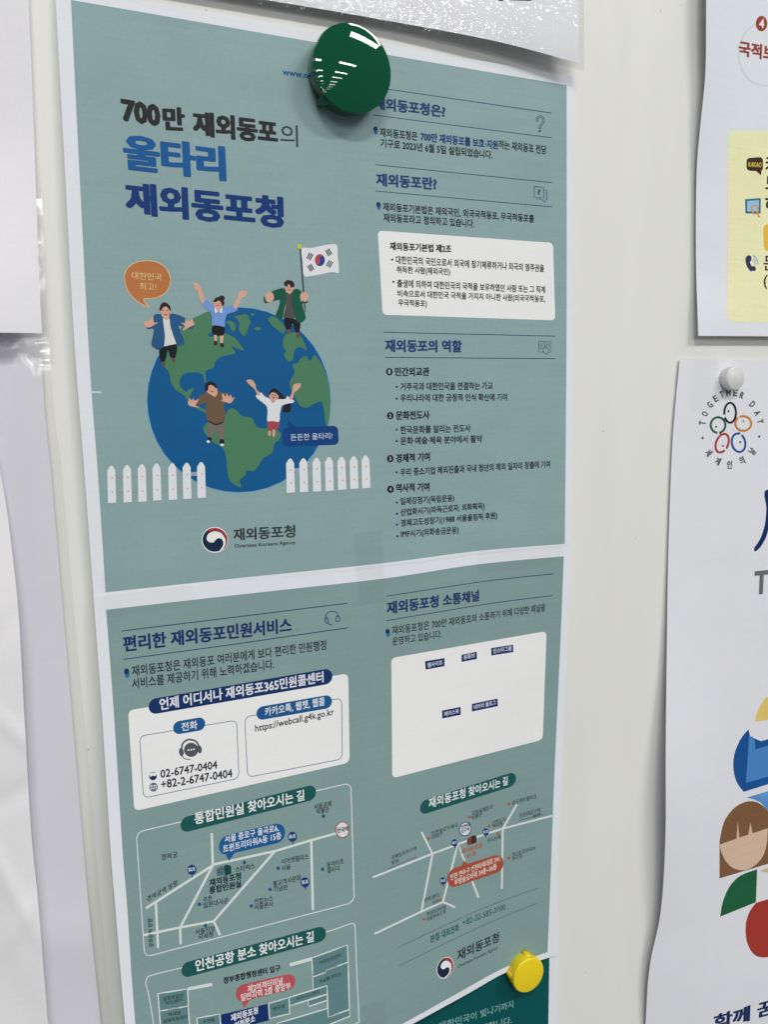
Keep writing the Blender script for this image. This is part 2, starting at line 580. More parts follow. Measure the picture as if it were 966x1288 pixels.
EU = [(700, 190), (745, 178), (770, 195), (785, 215), (800, 262), (780, 250), (755, 250), (740, 275), (737, 305), (715, 315), (695, 285), (705, 265), (690, 240)]
SC = [(622, 120), (630, 105), (655, 108), (682, 130), (702, 160), (692, 184), (672, 172), (640, 148)]
GL = [(461, 105), (500, 96), (522, 96), (538, 128), (528, 155), (510, 195), (492, 180), (482, 160), (488, 138), (474, 115)]
AR = [(425, 128), (448, 124), (468, 142), (465, 172), (448, 168), (442, 148)]
land = (74, 122, 92)
for L_ in (NA, SA, AF, EU, SC, GL, AR):
    U.fill('continent', [catmull(U.px(L_), 3)], land, 4, parent=globe)
U.ell('island', [(572, 161, 15, 8), (548, 95, 9, 6)], land, 4, parent=globe)

SKIN = (205, 160, 140)


def figure(win, skin, parts, label, face=()):
    U.win(*win)
    f = U.polys('cartoon_figure', skin, SKIN, 6, label=label, grid=0)
    for nm, lists, c, ly in parts:
        U.polys(nm, lists, c, ly, parent=f, grid=0)
    for nm, spec, c in face:
        U.ell(nm, spec, c, 8, parent=f, grid=0)
    return f


figure((150, 340, 100 / 966), [
    [(500, 480), (530, 445), (570, 440), (610, 480), (605, 540), (595, 590), (565, 600), (520, 560), (500, 520)],
    [(290, 650), (310, 620), (345, 622), (335, 600), (372, 612), (385, 570), (410, 582), (415, 632), (470, 635), (420, 662), (370, 692), (320, 690)],
    [(745, 630), (798, 648), (798, 590), (830, 622), (842, 600), (862, 617), (882, 590), (900, 630), (910, 660), (850, 690), (780, 730), (770, 715), (795, 680)]],
    [('hair', [[(488, 490), (490, 440), (520, 395), (560, 390), (610, 430), (626, 490), (600, 475), (570, 440), (530, 450), (510, 485)]], (48, 36, 40), 7),
     ('jacket', [[(430, 535), (500, 530), (525, 580), (545, 760), (545, 900), (490, 970), (390, 915), (400, 820), (415, 710), (350, 715), (330, 702), (420, 660), (410, 580)],
                 [(605, 560), (640, 525), (720, 545), (800, 580), (820, 600), (780, 645), (795, 682), (850, 695), (908, 672), (895, 705), (855, 714), (790, 690), (722, 672), (735, 730), (790, 880), (715, 920), (690, 890), (640, 760)]], (38, 84, 128), 5),
     ('shirt', [[(525, 592), (570, 602), (605, 590), (620, 700), (690, 890), (540, 925), (555, 800)]], (205, 208, 208), 5),
     ('trousers', [[(480, 985), (540, 925), (690, 895), (685, 1050), (620, 1060), (585, 970), (555, 1100), (500, 1110)]], (20, 28, 38), 5),
     ('shoes', [[(505, 1105), (550, 1105), (555, 1160), (530, 1166)], [(620, 1060), (665, 1055), (680, 1110), (650, 1116)]], (104, 78, 52), 5)],
    'cartoon man in blue jacket with open hands', [('eyes', [(530, 490, 11, 5), (583, 488, 11, 5)], (74, 54, 52)), ('mouth', [(562, 537, 22, 8)], (160, 84, 78)), ('cheeks', [(522, 520, 12, 9), (598, 516, 10, 9)], (204, 138, 122))])
figure((235, 350, 90 / 966), [
    [(360, 330), (400, 300), (450, 300), (470, 340), (470, 390), (440, 445), (410, 445), (375, 400), (360, 360)],
    [(80, 80), (110, 60), (180, 110), (210, 200), (240, 290), (200, 340), (170, 280), (140, 180), (100, 140)],
    [(690, 240), (700, 190), (760, 160), (810, 190), (790, 250), (740, 270), (710, 330), (670, 410), (625, 390), (650, 320)],
    [(365, 755), (400, 757), (400, 855), (375, 855)], [(445, 765), (490, 765), (482, 880), (450, 880)]],
    [('hair', [[(355, 320), (380, 270), (430, 250), (450, 235), (490, 235), (512, 270), (495, 300), (506, 340), (480, 375), (460, 330), (430, 300), (390, 320)]], (48, 34, 40), 7),
     ('sweater', [[(195, 350), (260, 290), (350, 360), (380, 400), (420, 445), (470, 390), (560, 375), (620, 370), (640, 400), (690, 415), (650, 450), (540, 485), (510, 580), (500, 662), (350, 640), (330, 500), (310, 450)]], (110, 145, 205), 5),
     ('collar', [[(370, 395), (410, 450), (380, 466)], [(475, 395), (470, 470), (440, 452)]], (220, 222, 225), 8),
     ('skirt', [[(345, 640), (500, 660), (490, 770), (350, 755)]], (24, 26, 34), 7),
     ('shoes', [[(365, 850), (405, 850), (405, 895), (365, 905)], [(450, 875), (490, 880), (497, 925), (455, 925)]], (40, 42, 46), 7)],
    'cartoon woman in pale blue sweater with both arms raised', [('eyes', [(392, 345, 10, 4, -20), (437, 338, 10, 4, -10)], (74, 54, 52)), ('mouth', [(415, 366, 20, 8, -8)], (160, 84, 78)), ('cheeks', [(378, 365, 9, 8), (455, 355, 10, 8)], (204, 138, 122))])
f3 = figure((320, 300, 110 / 966), [
    [(345, 540), (365, 510), (385, 510), (400, 535), (430, 540), (420, 580), (390, 612), (350, 590), (340, 560)],
    [(115, 650), (140, 600), (150, 570), (170, 590), (205, 610), (215, 660), (190, 700), (140, 700)],
    [(505, 620), (540, 595), (585, 600), (596, 660), (560, 700), (510, 670)]],
    [('hair', [[(325, 490), (360, 460), (420, 470), (441, 510), (430, 540), (400, 530), (380, 500), (360, 530), (335, 520)]], (50, 34, 36), 7),
     ('jacket', [[(190, 590), (270, 555), (330, 550), (350, 600), (345, 700), (325, 800), (305, 890), (235, 850), (265, 760), (280, 680), (210, 690), (120, 715), (100, 670), (110, 640), (200, 650)],
                 [(420, 580), (460, 555), (510, 575), (520, 600), (505, 690), (590, 690), (575, 715), (528, 722), (562, 850), (562, 890), (505, 935), (460, 900), (420, 780), (405, 620)]], (22, 84, 66), 5),
     ('shirt', [[(350, 600), (380, 612), (410, 600), (420, 760), (440, 890), (325, 880), (345, 740)]], (78, 76, 78), 4.6),
     ('trousers', [[(325, 880), (440, 890), (505, 930), (495, 1040), (460, 1040), (420, 940), (400, 1000), (355, 1005)]], (22, 26, 34), 4.8),
     ('shoes', [[(360, 1005), (395, 1005), (390, 1050), (365, 1050)], [(460, 1040), (490, 1040), (500, 1090), (465, 1096)]], (110, 76, 54), 5),
     ('flagpole', [[(498, 110), (513, 110), (562, 755), (548, 755)]], (62, 66, 76), 5.6)],
    'cartoon man in green jacket holding up a flag on a pole', [('eyes', [(368, 545, 9, 4), (402, 540, 9, 4)], (74, 54, 52)), ('mouth', [(383, 568, 13, 6)], (160, 84, 78)), ('cheeks', [(358, 562, 8, 7), (412, 560, 8, 7)], (204, 138, 122))])
flag = U.poly('flag', [(520, 108), (620, 105), (720, 85), (830, 65), (910, 72), (920, 200), (932, 375), (850, 370), (740, 395), (620, 415), (545, 412), (530, 250)], (216, 219, 222), 5, smooth=True, label='white flag with red and blue disc and four black trigrams')
U.ell('finial', [(497, 87, 24, 28)], (196, 186, 74), 6, parent=flag, grid=0)
t = np.linspace(0, 2 * math.pi, 40, endpoint=False)
U.ell('disc', [(722, 238, 55, 66)], (176, 72, 78), 6, parent=flag, grid=0)
ca = math.radians(-25)


def dsk(u, v):
    return (722 + 55 * (u * math.cos(ca) - v * math.sin(ca)), 238 + 66 * (u * math.sin(ca) + v * math.cos(ca)))


low = [dsk(math.cos(a), math.sin(a)) for a in np.linspace(0, math.pi, 18)]
low += [dsk(-0.5 + 0.5 * math.cos(a), -0.5 * math.sin(a) * -1) for a in np.linspace(math.pi, 0, 9)][1:]
low += [dsk(0.5 + 0.5 * math.cos(a), -0.5 * math.sin(a)) for a in np.linspace(math.pi, 0, 9)][1:-1]
U.poly('lower_half', low, (24, 66, 140), 7, parent=flag, grid=0)
for (cx_, cy_), ang in (((612, 197), 118), ((820, 153), 60), ((830, 280), 118), ((622, 323), 60)):
    a = math.radians(ang); dx, dy = math.cos(a) * 36, math.sin(a) * 36; nx, ny = -math.sin(a) * 20, math.cos(a) * 20
    U.strokes('trigram', [[(cx_ + k * nx - dx, cy_ + k * ny - dy), (cx_ + k * nx + dx, cy_ + k * ny + dy)] for k in (-1, 0, 1)], 12, (40, 42, 46), 7, parent=flag)
figure((225, 470, 80 / 966), [
    [(425, 200), (470, 165), (520, 190), (575, 230), (580, 300), (550, 352), (470, 312), (420, 270)],
    [(130, 440), (150, 400), (155, 365), (180, 400), (195, 410), (215, 370), (235, 412), (300, 385), (270, 440), (250, 480), (310, 515), (200, 500), (150, 480)],
    [(610, 405), (660, 400), (650, 300), (680, 320), (700, 350), (730, 300), (750, 350), (790, 320), (800, 370), (840, 360), (810, 420), (770, 450), (700, 430)]],
    [('hair', [[(395, 250), (395, 180), (430, 135), (490, 120), (550, 150), (576, 205), (550, 215), (510, 175), (450, 180), (440, 250), (410, 262)]], (30, 28, 34), 7),
     ('shirt', [[(280, 370), (400, 290), (440, 290), (540, 355), (580, 275), (720, 300), (780, 345), (690, 432), (690, 560), (702, 620), (670, 740), (560, 775), (460, 735), (415, 660), (400, 520), (405, 430), (300, 480), (270, 440)]], (104, 84, 66), 5),
     ('trousers', [[(450, 740), (560, 775), (680, 740), (680, 1000), (620, 1000), (560, 830), (500, 980), (450, 970)]], (112, 106, 98), 4.7),
     ('belt', [[(455, 720), (560, 762), (665, 728), (668, 745), (560, 782), (455, 738)]], (38, 32, 32), 6),
     ('shoes', [[(440, 968), (495, 970), (480, 1035), (430, 1015)], [(620, 1000), (680, 1000), (682, 1065), (620, 1065)]], (34, 34, 36), 5),
     ('toe_cap', [[(420, 1020), (445, 1008), (470, 1030), (450, 1052), (425, 1046)], [(620, 1080), (652, 1062), (685, 1080), (655, 1104)]], (215, 218, 220), 6)],
    'cartoon man in brown shirt with spread fingers', [('eyes', [(476, 215, 11, 5, 25), (528, 232, 11, 5, 25)], (74, 54, 52)), ('mouth', [(500, 268, 24, 10, 18)], (160, 84, 78)), ('cheeks', [(460, 250, 11, 9), (548, 272, 11, 9)], (204, 138, 122))])
figure((300, 460, 130 / 966), [
    [(285, 285), (310, 250), (350, 260), (375, 290), (350, 322), (320, 340), (295, 312)],
    [(70, 140), (120, 130), (155, 170), (165, 220), (205, 262), (180, 278), (150, 220), (110, 185)],
    [(510, 190), (525, 170), (580, 165), (580, 190), (550, 230), (520, 250), (505, 312), (470, 312), (495, 260)],
    [(280, 595), (300, 600), (298, 652), (278, 652)], [(318, 598), (342, 605), (335, 662), (318, 657)]],
    [('hair', [[(280, 268), (300, 225), (335, 210), (380, 240), (430, 290), (445, 310), (485, 330), (490, 380), (485, 430), (410, 436), (420, 380), (380, 312), (360, 262), (330, 242), (300, 272)]], (36, 34, 40), 4.6),
     ('shirt', [[(160, 280), (210, 250), (240, 285), (290, 310), (320, 347), (360, 315), (440, 310), (455, 285), (515, 325), (510, 345), (410, 370), (385, 450), (375, 530), (272, 525), (270, 420), (255, 370), (180, 310)]], (214, 216, 220), 5),
     ('shorts', [[(272, 523), (378, 528), (365, 590), (345, 612), (325, 575), (310, 607), (280, 602)]], (160, 70, 76), 7)],
    'cartoon woman in white shirt and red shorts cheering', [('eyes', [(318, 272, 9, 4), (345, 276, 8, 4)], (74, 54, 52)), ('mouth', [(328, 296, 14, 8)], (160, 84, 78)), ('cheeks', [(306, 288, 7, 6), (356, 292, 7, 6)], (204, 138, 122))])
U.win(300, 460, 130 / 966)
b2 = U.rrect('speech_bubble', [(412, 580), (928, 560), (938, 738), (408, 752)], 45, (16, 62, 122), 5, label='dark blue speech bubble beside the globe')
U.poly('bubble_tail', [(455, 500), (530, 572), (468, 585)], (16, 62, 122), 4.5, parent=b2, grid=0)
U.text('든든한 울타리!', (487, 702), (875, 684), 62, (205, 215, 225), 6, -0.0125, parent=b2, name='bubble_text')
U.win(150, 320, 70 / 966)
bo = [(85, 400), (110, 280), (200, 180), (330, 125), (470, 108), (620, 125), (750, 190), (840, 290), (885, 420), (870, 550), (800, 660), (690, 735),
      (560, 768), (430, 770), (425, 800), (450, 850), (520, 915), (430, 890), (300, 810), (180, 690), (110, 560)]
b1 = U.poly('speech_bubble', bo, (178, 112, 66), 3, smooth=True, label='orange speech bubble with pale outline')
pb = catmull(np.array(bo, float))
U.strokes('bubble_outline', [pb], 18, (205, 178, 140), 4, closed=True, parent=b1)
U.text('대한민국', (215, 425), (735, 462), 128, (222, 196, 140), 5, -0.0125, parent=b1, name='bubble_text')
U.text('최고!', (350, 615), (640, 632), 130, (222, 196, 140), 5, -0.0125, parent=b1, name='bubble_text')

# picket fences
U.win(90, 520, 390 / 966)


def fence(rows, rails, lil):
    pk = []
    for x, a, b in rows:
        pk.append([(x - 13, a + 16), (x - 5, a + 3), (x, a), (x + 5, a + 3), (x + 12, a + 15), (x + 15, b - 1), (x - 11, b + 1)])
    f = U.polys('picket_fence', pk, (216, 220, 224), 6, smooth=False, grid=0, label='white printed picket fence in front of the globe')
    U.strokes('rail', rails, 4, (160, 152, 150), 4.4, parent=f)
    U.strokes('rail', lil, 12, (150, 158, 188), 4.5, parent=f)
    U.ell('nail_dots', [(x + 1 + 3 * q, a + (b - a) * q + 4, 2.2, 2.6) for x, a, b in rows for q in (0.3, 0.68)], (190, 150, 140), 7, parent=f, grid=0)


fence([(123, 162, 279), (172, 160, 277), (218, 157, 275), (264, 155, 271), (313, 154, 269), (358, 153, 266), (403, 151, 263)],
      [[(110, 200), (360, 188)], [(113, 246), (365, 236)]], [[(358, 190), (403, 187)]])
fence([(681, 140, 247), (722, 139, 245), (763, 137, 243), (802, 135, 241), (841, 134, 238), (879, 132, 235), (916, 130, 233)],
      [[(722, 172), (920, 160)], [(722, 215), (920, 203)]], [[(681, 178), (722, 175)]])


def emblem(pg, c, rx, ry, rot, layer, parent_name='agency_emblem'):
    """round swirl mark: white ring, navy field, white wave and red crescent"""
    a = math.radians(rot)

    def q(x, y):
        u, v = (x - 193) / 107 * rx, (y - 187) / 105 * ry
        return (c[0] + u * math.cos(a) - v * math.sin(a), c[1] + u * math.sin(a) + v * math.cos(a))
    tt = np.linspace(0, 2 * math.pi, 40, endpoint=False)
    e = pg.poly(parent_name, [q(193 + 107 * math.cos(s), 187 + 105 * math.sin(s)) for s in tt], WHITE, layer, grid=0, label='round navy, white and red swirl emblem')
    pg.poly('navy_field', [q(192 + 99 * math.cos(s), 186 + 97 * math.sin(s)) for s in tt], (22, 40, 66), layer + 1, grid=0, parent=e)
    pg.poly('red_crescent', [q(*p) for p in [(135, 106), (165, 94), (200, 89), (255, 110), (288, 150), (296, 190), (285, 235), (250, 272), (275, 215), (268, 162), (238, 127), (190, 114), (150, 120)]], (158, 56, 62), layer + 2, smooth=True, grid=0, parent=e)
    pg.poly('white_wave', [q(*p) for p in [(127, 170), (140, 138), (185, 118), (240, 130), (272, 170), (280, 215), (258, 262), (230, 278), (256, 240), (262, 210), (250, 182), (225, 172), (202, 184), (180, 208), (148, 206), (130, 190)]], WHITE, layer + 3, smooth=True, grid=0, parent=e)


U.win(240, 650, 150 / 966)
emblem(U, (193, 187), 107, 105, 0, 2)
U.text('재외동포청', (345, 196), (848, 167), 100, (52, 58, 60), 3, 0.012, name='agency_name', h1=104)
U.text('Overseas Koreans Agency', (353, 262), (848, 229), 40, (60, 66, 68), 3, 0.004, name='agency_name', h1=38)


def bullet(pg, x, y, r=10):
    b = pg.ell('bullet_mark', [(x + 1, y + 0.7 * r, r * 0.85, r * 1.05)], (40, 110, 160), 2.5, grid=0)
    pg.ell('bullet_top', [(x - 1, y - 0.5 * r, r * 0.85, r * 1.0)], (24, 48, 92), 3.5, grid=0, parent=b)


def dot(pg, *pts, r=4.5, c=(34, 52, 92)):
    for x, y in pts:
        pg.ell('bullet_point', [(x, y, r, r)], c, 3, grid=0)


U.win(440, 90, 300 / 966)
U.strokes('rule', [[(95, 63), (818, 168)]], 3, (32, 58, 98), 2)
U.text('재외동포청은?', (98, 152), (388, 188), 53, NAVY, 3, 0.022, name='heading')
U.strokes('rule', [[(95, 176), (818, 268)]], 3, (32, 58, 98), 2)
qp = catopen([(760, 200), (761, 188), (771, 182), (783, 188), (786, 200), (780, 211), (773, 219), (771, 231)])
qi = U.strokes('question_icon', [qp], 9, (32, 58, 98), 2.4, cap=True)
U.strokes('icon_inner', [qp], 3.6, TEAL, 3.4, parent=qi)
U.ell('icon_point', [(770, 241, 4.5, 5)], (32, 58, 98), 2.4, grid=0, parent=qi)
bullet(U, 105, 237)
U.text('재외동포청은', (122, 264), (275, 281), 38, INK, 3, 0.010)
U.text('700만 재외동포를 보호·지원', (287, 281), (601, 316), 38, NAVY, 3, 0.020)
U.text('하는 재외동포 전담', (604, 313), (797, 336), 37, INK, 3, 0.010)
U.text('기구로 2023년 6월 5일 설립되었습니다.', (125, 307), (578, 355), 37, INK, 3, 0.010)
U.strokes('rule', [[(102, 377), (820, 450)]], 3, (32, 58, 98), 2)
U.text('재외동포란?', (107, 463), (353, 481), 53, NAVY, 3, 0.022, name='heading')
U.strokes('rule', [[(105, 484), (820, 548)]], 3, (32, 58, 98), 2)
ic = U.strokes('chat_icon', [[(748, 465), (787, 469), (787, 512), (766, 510), (757, 520), (757, 509), (748, 508), (748, 465)],
                             [(789, 480), (799, 481), (799, 521), (791, 520), (793, 530), (779, 519), (770, 518), (770, 512)]], 2.5, (32, 58, 98), 3)
U.text('?', (762, 499), (773, 500), 22, (32, 58, 98), 3, 0.01, parent=ic, name='icon_inner')
bullet(U, 117, 543)
U.text('재외동포기본법은 재외국민, 외국국적동포, 무국적동포를', (135, 566), (747, 614), 37, INK, 3, 0.010)
U.text('재외동포라고 정의하고 있습니다.', (137, 609), (505, 633), 36, INK, 3, 0.010)

U.win(440, 280, 300 / 966)
U.rrect('text_panel', [(113, 32), (824, 82), (833, 396), (133, 373)], 17, WHITE, 2, label='white rounded text panel')
U.text('재외동포기본법 제2조', (162, 112), (412, 123), 34, (30, 30, 32), 3, 0.020)
dot(U, (172, 150), (177, 240))
U.text('대한민국의 국민으로서 외국에 장기체류하거나 외국의 영주권을', (187, 167), (788, 201), 34, INK, 3, 0.010)
U.text('취득한 사람(재외국민)', (190, 209), (407, 218), 34, INK, 3, 0.010)
U.text('출생에 의하여 대한민국의 국적을 보유하였던 사람 또는 그 직계', (192, 262), (792, 287), 33, INK, 3, 0.010)
U.text('비속으로서 대한민국 국적을 가지지 아니한 사람(외국국적동포,', (194, 306), (792, 328), 35, INK, 3, 0.010)
U.text('무국적동포)', (197, 343), (313, 347), 34, INK, 3, 0.010)
U.strokes('rule', [[(137, 444), (833, 460)]], 3, (32, 58, 98), 2)
U.text('재외동포의 역할', (143, 524), (455, 526), 52, NAVY, 3, 0.022, name='heading')
U.strokes('rule', [[(143, 546), (833, 551)]], 3, (32, 58, 98), 2)
U.strokes('book_icon', [[(766, 482), (786, 480), (790, 486), (795, 481), (813, 483), (813, 526), (805, 525)], [(766, 482), (767, 525), (785, 524)],
                        [(771, 492), (783, 491)], [(771, 500), (783, 499)], [(771, 508), (780, 508)], [(797, 492), (809, 493)], [(797, 500), (809, 501)],
                        [(790, 486), (790, 512)], [(785, 505), (783, 518), (791, 530), (802, 530), (806, 514), (798, 509), (794, 496), (790, 497)]], 2.2, (40, 66, 104), 3)


def numbered(pg, x, y, n):
    b = pg.ell('number_badge', [(x, y, 13.5, 15)], (28, 30, 34), 2.5, grid=0)
    pg.text(n, (x - 4, y + 8), (x + 4, y + 8), 16, (170, 190, 190), 3.5, 0.02, parent=b, name='badge_number')


numbered(U, 160, 604, '1')
U.text('민간외교관', (183, 622), (323, 621), 36, (28, 30, 34), 3, 0.018, name='subheading')
dot(U, (190, 665))
U.text('거주국과 대한민국을 연결하는 가교', (205, 681), (580, 676), 33, INK, 3, 0.010)
U.win(440, 480, 300 / 966)
dot(U, (190, 69), (190, 195), (190, 241), (190, 367), (191, 490), (191, 535), (191, 579), (193, 626))
U.text('우리나라에 대한 긍정적 인식 확산에 기여', (205, 83), (638, 78), 33, INK, 3, 0.010)
numbered(U, 164, 138, '2')
U.text('문화전도사', (187, 155), (324, 152), 36, (28, 30, 34), 3, 0.018, name='subheading')
U.text('한국문화를 알리는 전도사', (205, 213), (490, 204), 33, INK, 3, 0.010)
U.text('문화·예술·체육 분야에서 활약', (205, 257), (537, 247), 33, INK, 3, 0.010)
numbered(U, 164, 312, '3')
U.text('경제적 기여', (187, 329), (325, 321), 36, (28, 30, 34), 3, 0.018, name='subheading')
U.text('우리 중소기업 해외진출과 국내 청년의 해외 일자리 창출에 기여', (205, 384), (812, 349), 33, INK, 3, 0.010)
numbered(U, 165, 436, '4')
U.text('역사적 기여', (187, 449), (323, 443), 36, (28, 30, 34), 3, 0.018, name='subheading')
U.text('일제강점기(독립운동)', (205, 505), (424, 490), 35, INK, 3, 0.010)
U.text('산업화시기(파독근로자, 외화획득)', (206, 549), (547, 522), 35, INK, 3, 0.010)
U.text('경제고도성장기(1988 서울올림픽 후원)', (207, 593), (598, 560), 35, INK, 3, 0.010)
U.text('IMF시기(외화송금운동)', (207, 637), (442, 619), 35, INK, 3, 0.010)

# ================================================================== lower teal sheet


def d_lower(x, y):
    A = 11.0 * np.clip((y - 705) / 590, 0, 1.4) ** 1.5
    return 1.36 + A * smooth01((695 - x) / 260) + lift(x, y, 2.2, 260) * np.clip(1 - (y - 760) / 900, 0.2, 1)


Lw = Page(thing('information_poster', 'teal printed sheet with street maps and white contact panels, taped below the globe sheet', 'poster',
                at(420, 1380)), d_lower)
LL = [(117, 750), (128, 900), (138.6, 1069), (144.6, 1141), (157, 1288), (176, 1470)]
LR = [(719.3, 683), (714, 800), (706, 990), (702, 1100), (700.6, 1202)]
LT = [(117, 750), (300, 729), (477.6, 709), (620, 691), (719.3, 683)]
LB = [(176, 1470), (400, 1352), (519, 1288), (588.6, 1250), (637, 1223), (691, 1204.5), (700.6, 1202)]
sheet(Lw, 'paper', LT, LB, LL, LR, paper)
sheet(Lw, 'print_ground', [(133, 767), (300, 748), (480, 728), (600, 710), (709.5, 699.7)], [(190, 1452), (400, 1345), (506, 1288), (574.5, 1250), (634, 1217.5), (689, 1197.5)],
      [(133, 767), (143, 900), (153.6, 1068), (159.6, 1141), (170, 1288), (190, 1452)], [(709.5, 699.7), (705.5, 800), (697, 990), (693, 1100), (689, 1197.5)], teal_low, layer=1.5, thick=0)
DK = (38, 46, 50)
NV = (26, 50, 100)
Lw.win(110, 740, 360 / 966)
Lw.strokes('rule', [[(115, 144), (500, 97), (878, 50)]], 3, (32, 58, 98), 2)
Lw.text('편리한 재외동포민원서비스', (120, 216), (690, 148), 54, NV, 3, 0.018, name='heading', h1=50)
Lw.strokes('rule', [[(120, 240), (500, 188), (878, 133)]], 3, (32, 58, 98), 2)
Lw.strokes('headset_icon', [catopen([(807, 108), (804, 92), (815, 80), (828, 77), (841, 82), (848, 98)]), catopen([(804, 96), (801, 106), (806, 117), (812, 115), (810, 100), (804, 96)]),
                            catopen([(840, 95), (838, 108), (845, 113), (851, 106), (848, 94), (840, 95)]), catopen([(808, 117), (818, 122), (827, 121)])], 2.6, (32, 58, 98), 3)
bullet(Lw, 132, 285)
Lw.text('재외동포청은 재외동포 여러분에게 보다 편리한 민원행정', (150, 298), (806, 207), 37, DK, 3, 0.002, h1=34)
Lw.text('서비스를 제공하기 위해 노력하겠습니다.', (150, 341), (630, 273), 37, DK, 3, 0.002, h1=35)
Lw.rrect('contact_panel', [(136, 412), (880, 287), (885, 588), (157, 752)], 18, WHITE, 2, label='white contact panel with two framed boxes')
pn = Lw.pill('panel_title', (231, 397), (801, 299), 52, (20, 48, 98), 3)
Lw.text('언제 어디서나 재외동포365민원콜센터', (243, 413), (797, 317), 41, (216, 220, 226), 4, 0.012, h1=38, parent=pn)


def framebox(pg, name, quad, r, w, rgb, layer, **kw):
    p = roundquad(np.array(quad, float), r)
    return pg.strokes(name, [p], w, rgb, layer, closed=True, **kw)


framebox(Lw, 'phone_frame', [(175, 499), (503, 445), (511, 641), (188, 708)], 18, 2.2, (66, 92, 140), 3)
pp = Lw.pill('panel_title', (310, 469.5), (375, 458.5), 44, (28, 86, 140), 4)
Lw.text('전화', (317, 483), (371, 474), 29, (216, 220, 226), 5, 0.004, parent=pp)
hs = Lw.ell('headset_icon', [(349, 545, 24, 24)], (80, 84, 92), 3, grid=0)
Lw.strokes('headband', [catopen([(317, 545), (320, 525), (335, 512), (350, 511), (366, 517), (376, 535)])], 6, (80, 84, 92), 3, parent=hs)
Lw.ell('ear_cup', [(316, 553, 8, 14, -10), (377, 543, 8, 14, -10)], (80, 84, 92), 3, parent=hs, grid=0)
Lw.ell('white_dots', [(340, 546, 3, 3), (349, 545, 3, 3), (358, 543, 3, 3)], WHITE, 4, parent=hs, grid=0)
Lw.strokes('microphone', [catopen([(318, 566), (330, 576), (347, 577)])], 3, (80, 84, 92), 3, parent=hs)
Lw.text('02-6747-0404', (246, 641), (438, 608), 28, (32, 36, 60), 4, 0.004, name='phone_number')
yy = Lw.ell('swirl_icon', [(220, 634, 13, 14)], (36, 44, 92), 3, grid=0)
Lw.poly('icon_inner', [(208, 630), (212, 624), (220, 622), (228, 624), (232, 629), (226, 634), (219, 632), (213, 636)], WHITE, 4, smooth=True, parent=yy, grid=0)
Lw.text('+82-2-6747-0404', (248, 677), (489, 637), 29, (32, 36, 60), 4, 0.004, name='phone_number')
gi = Lw.strokes('globe_icon', [[(222 + 13 * math.cos(a), 671 + 14 * math.sin(a)) for a in np.linspace(0, 2 * math.pi, 24)], [(222 + 6 * math.cos(a), 671 + 14 * math.sin(a)) for a in np.linspace(0, 2 * math.pi, 20)],
                               [(209, 673), (235, 669)], [(211, 664), (232, 661)], [(212, 681), (234, 677)], [(221, 657), (223, 685)]], 2.2, (40, 50, 96), 3)
framebox(Lw, 'web_frame', [(530, 435), (858, 370), (860, 576), (540, 638)], 18, 2.2, (66, 92, 140), 3)
pp = Lw.pill('panel_title', (592, 420.5), (803, 384), 45, (28, 86, 140), 4)
Lw.text('카카오톡, 웹챗, 웹콜', (599, 434), (801, 396), 31, (216, 220, 226), 5, 0.006, parent=pp)
Lw.text('https://webcall.g4k.go.kr', (566, 492), (832, 434), 31, (44, 48, 56), 3, 0.0, name='web_address')

Lw.win(440, 700, 300 / 966)
Lw.strokes('rule', [catopen([(148, 161), (500, 107), (660, 87), (826, 70)])], 3, (32, 58, 98), 2)
Lw.text('재외동포청 소통채널', (150, 236), (525, 181), 53, NV, 3, 0.018, name='heading', h1=47)
Lw.strokes('rule', [catopen([(148, 260), (500, 201), (660, 178), (823, 158)])], 3, (32, 58, 98), 2)
bullet(Lw, 154, 308)
Lw.text('재외동포청은 700만 재외동포와 소통하기 위해 다양한 채널을', (172, 319), (793, 221), 37, DK, 3, 0.0, h1=32)
Lw.text('운영하고 있습니다.', (173, 362), (373, 330), 35, DK, 3, 0.0)
Lw.rrect('channel_panel', [(168, 411), (798, 302), (782, 742), (172, 898)], 18, WHITE, 2, label='white channel panel with five navy tags')
for q_, b_ in (([(305, 424), (384, 411), (384, 444), (307, 458)], '웹사이트'), ([(453, 398), (515, 385), (515, 415), (453, 427)], '유튜브'),
               ([(573, 371), (662, 357), (663, 387), (574, 401)], '인스타그램'), ([(374, 624), (449, 609), (450, 641), (375, 656)], '페이스북'),
               ([(495, 597), (599, 575), (600, 606), (495, 628)], '네이버 블로그')):
    tg = Lw.poly('channel_tag', q_, (28, 50, 104), 3, grid=0)
    Lw.text(b_, (q_[3][0] + 8, q_[3][1] - 7.5), (q_[2][0] - 8, q_[2][1] - 6), 20, (200, 205, 215), 4, 0.008, parent=tg, name='tag_text')

# --- street map, left
MW = (208, 216, 214)
MT = (46, 62, 64)
Lw.win(140, 980, 340 / 966)
m1 = framebox(Lw, 'street_map', [(88, 190), (856, 13), (868, 440), (118, 636)], 24, 3.6, MW, 2, label='street map with white roads below the contact panel')
Lw.parent = m1
Lw.strokes('road', [[(358, 193), (362, 308)], [(360, 306), (585, 257), (715, 218), (806, 193)], [(362, 308), (122, 462)], [(362, 308), (245, 530), (247, 590)],
                    [(158, 440), (166, 604)], [(112, 558), (245, 530), (365, 508), (585, 257)], [(365, 508), (388, 558)], [(714, 220), (720, 468)]], 8.5, MW, 3)
pl = Lw.pill('map_title', (273, 160), (705, 51), 54, (26, 84, 82), 4)
Lw.text('통합민원실 찾아오시는 길', (297, 164), (690, 76), 44, (218, 224, 224), 5, 0.012, h1=40, name='map_title_text')


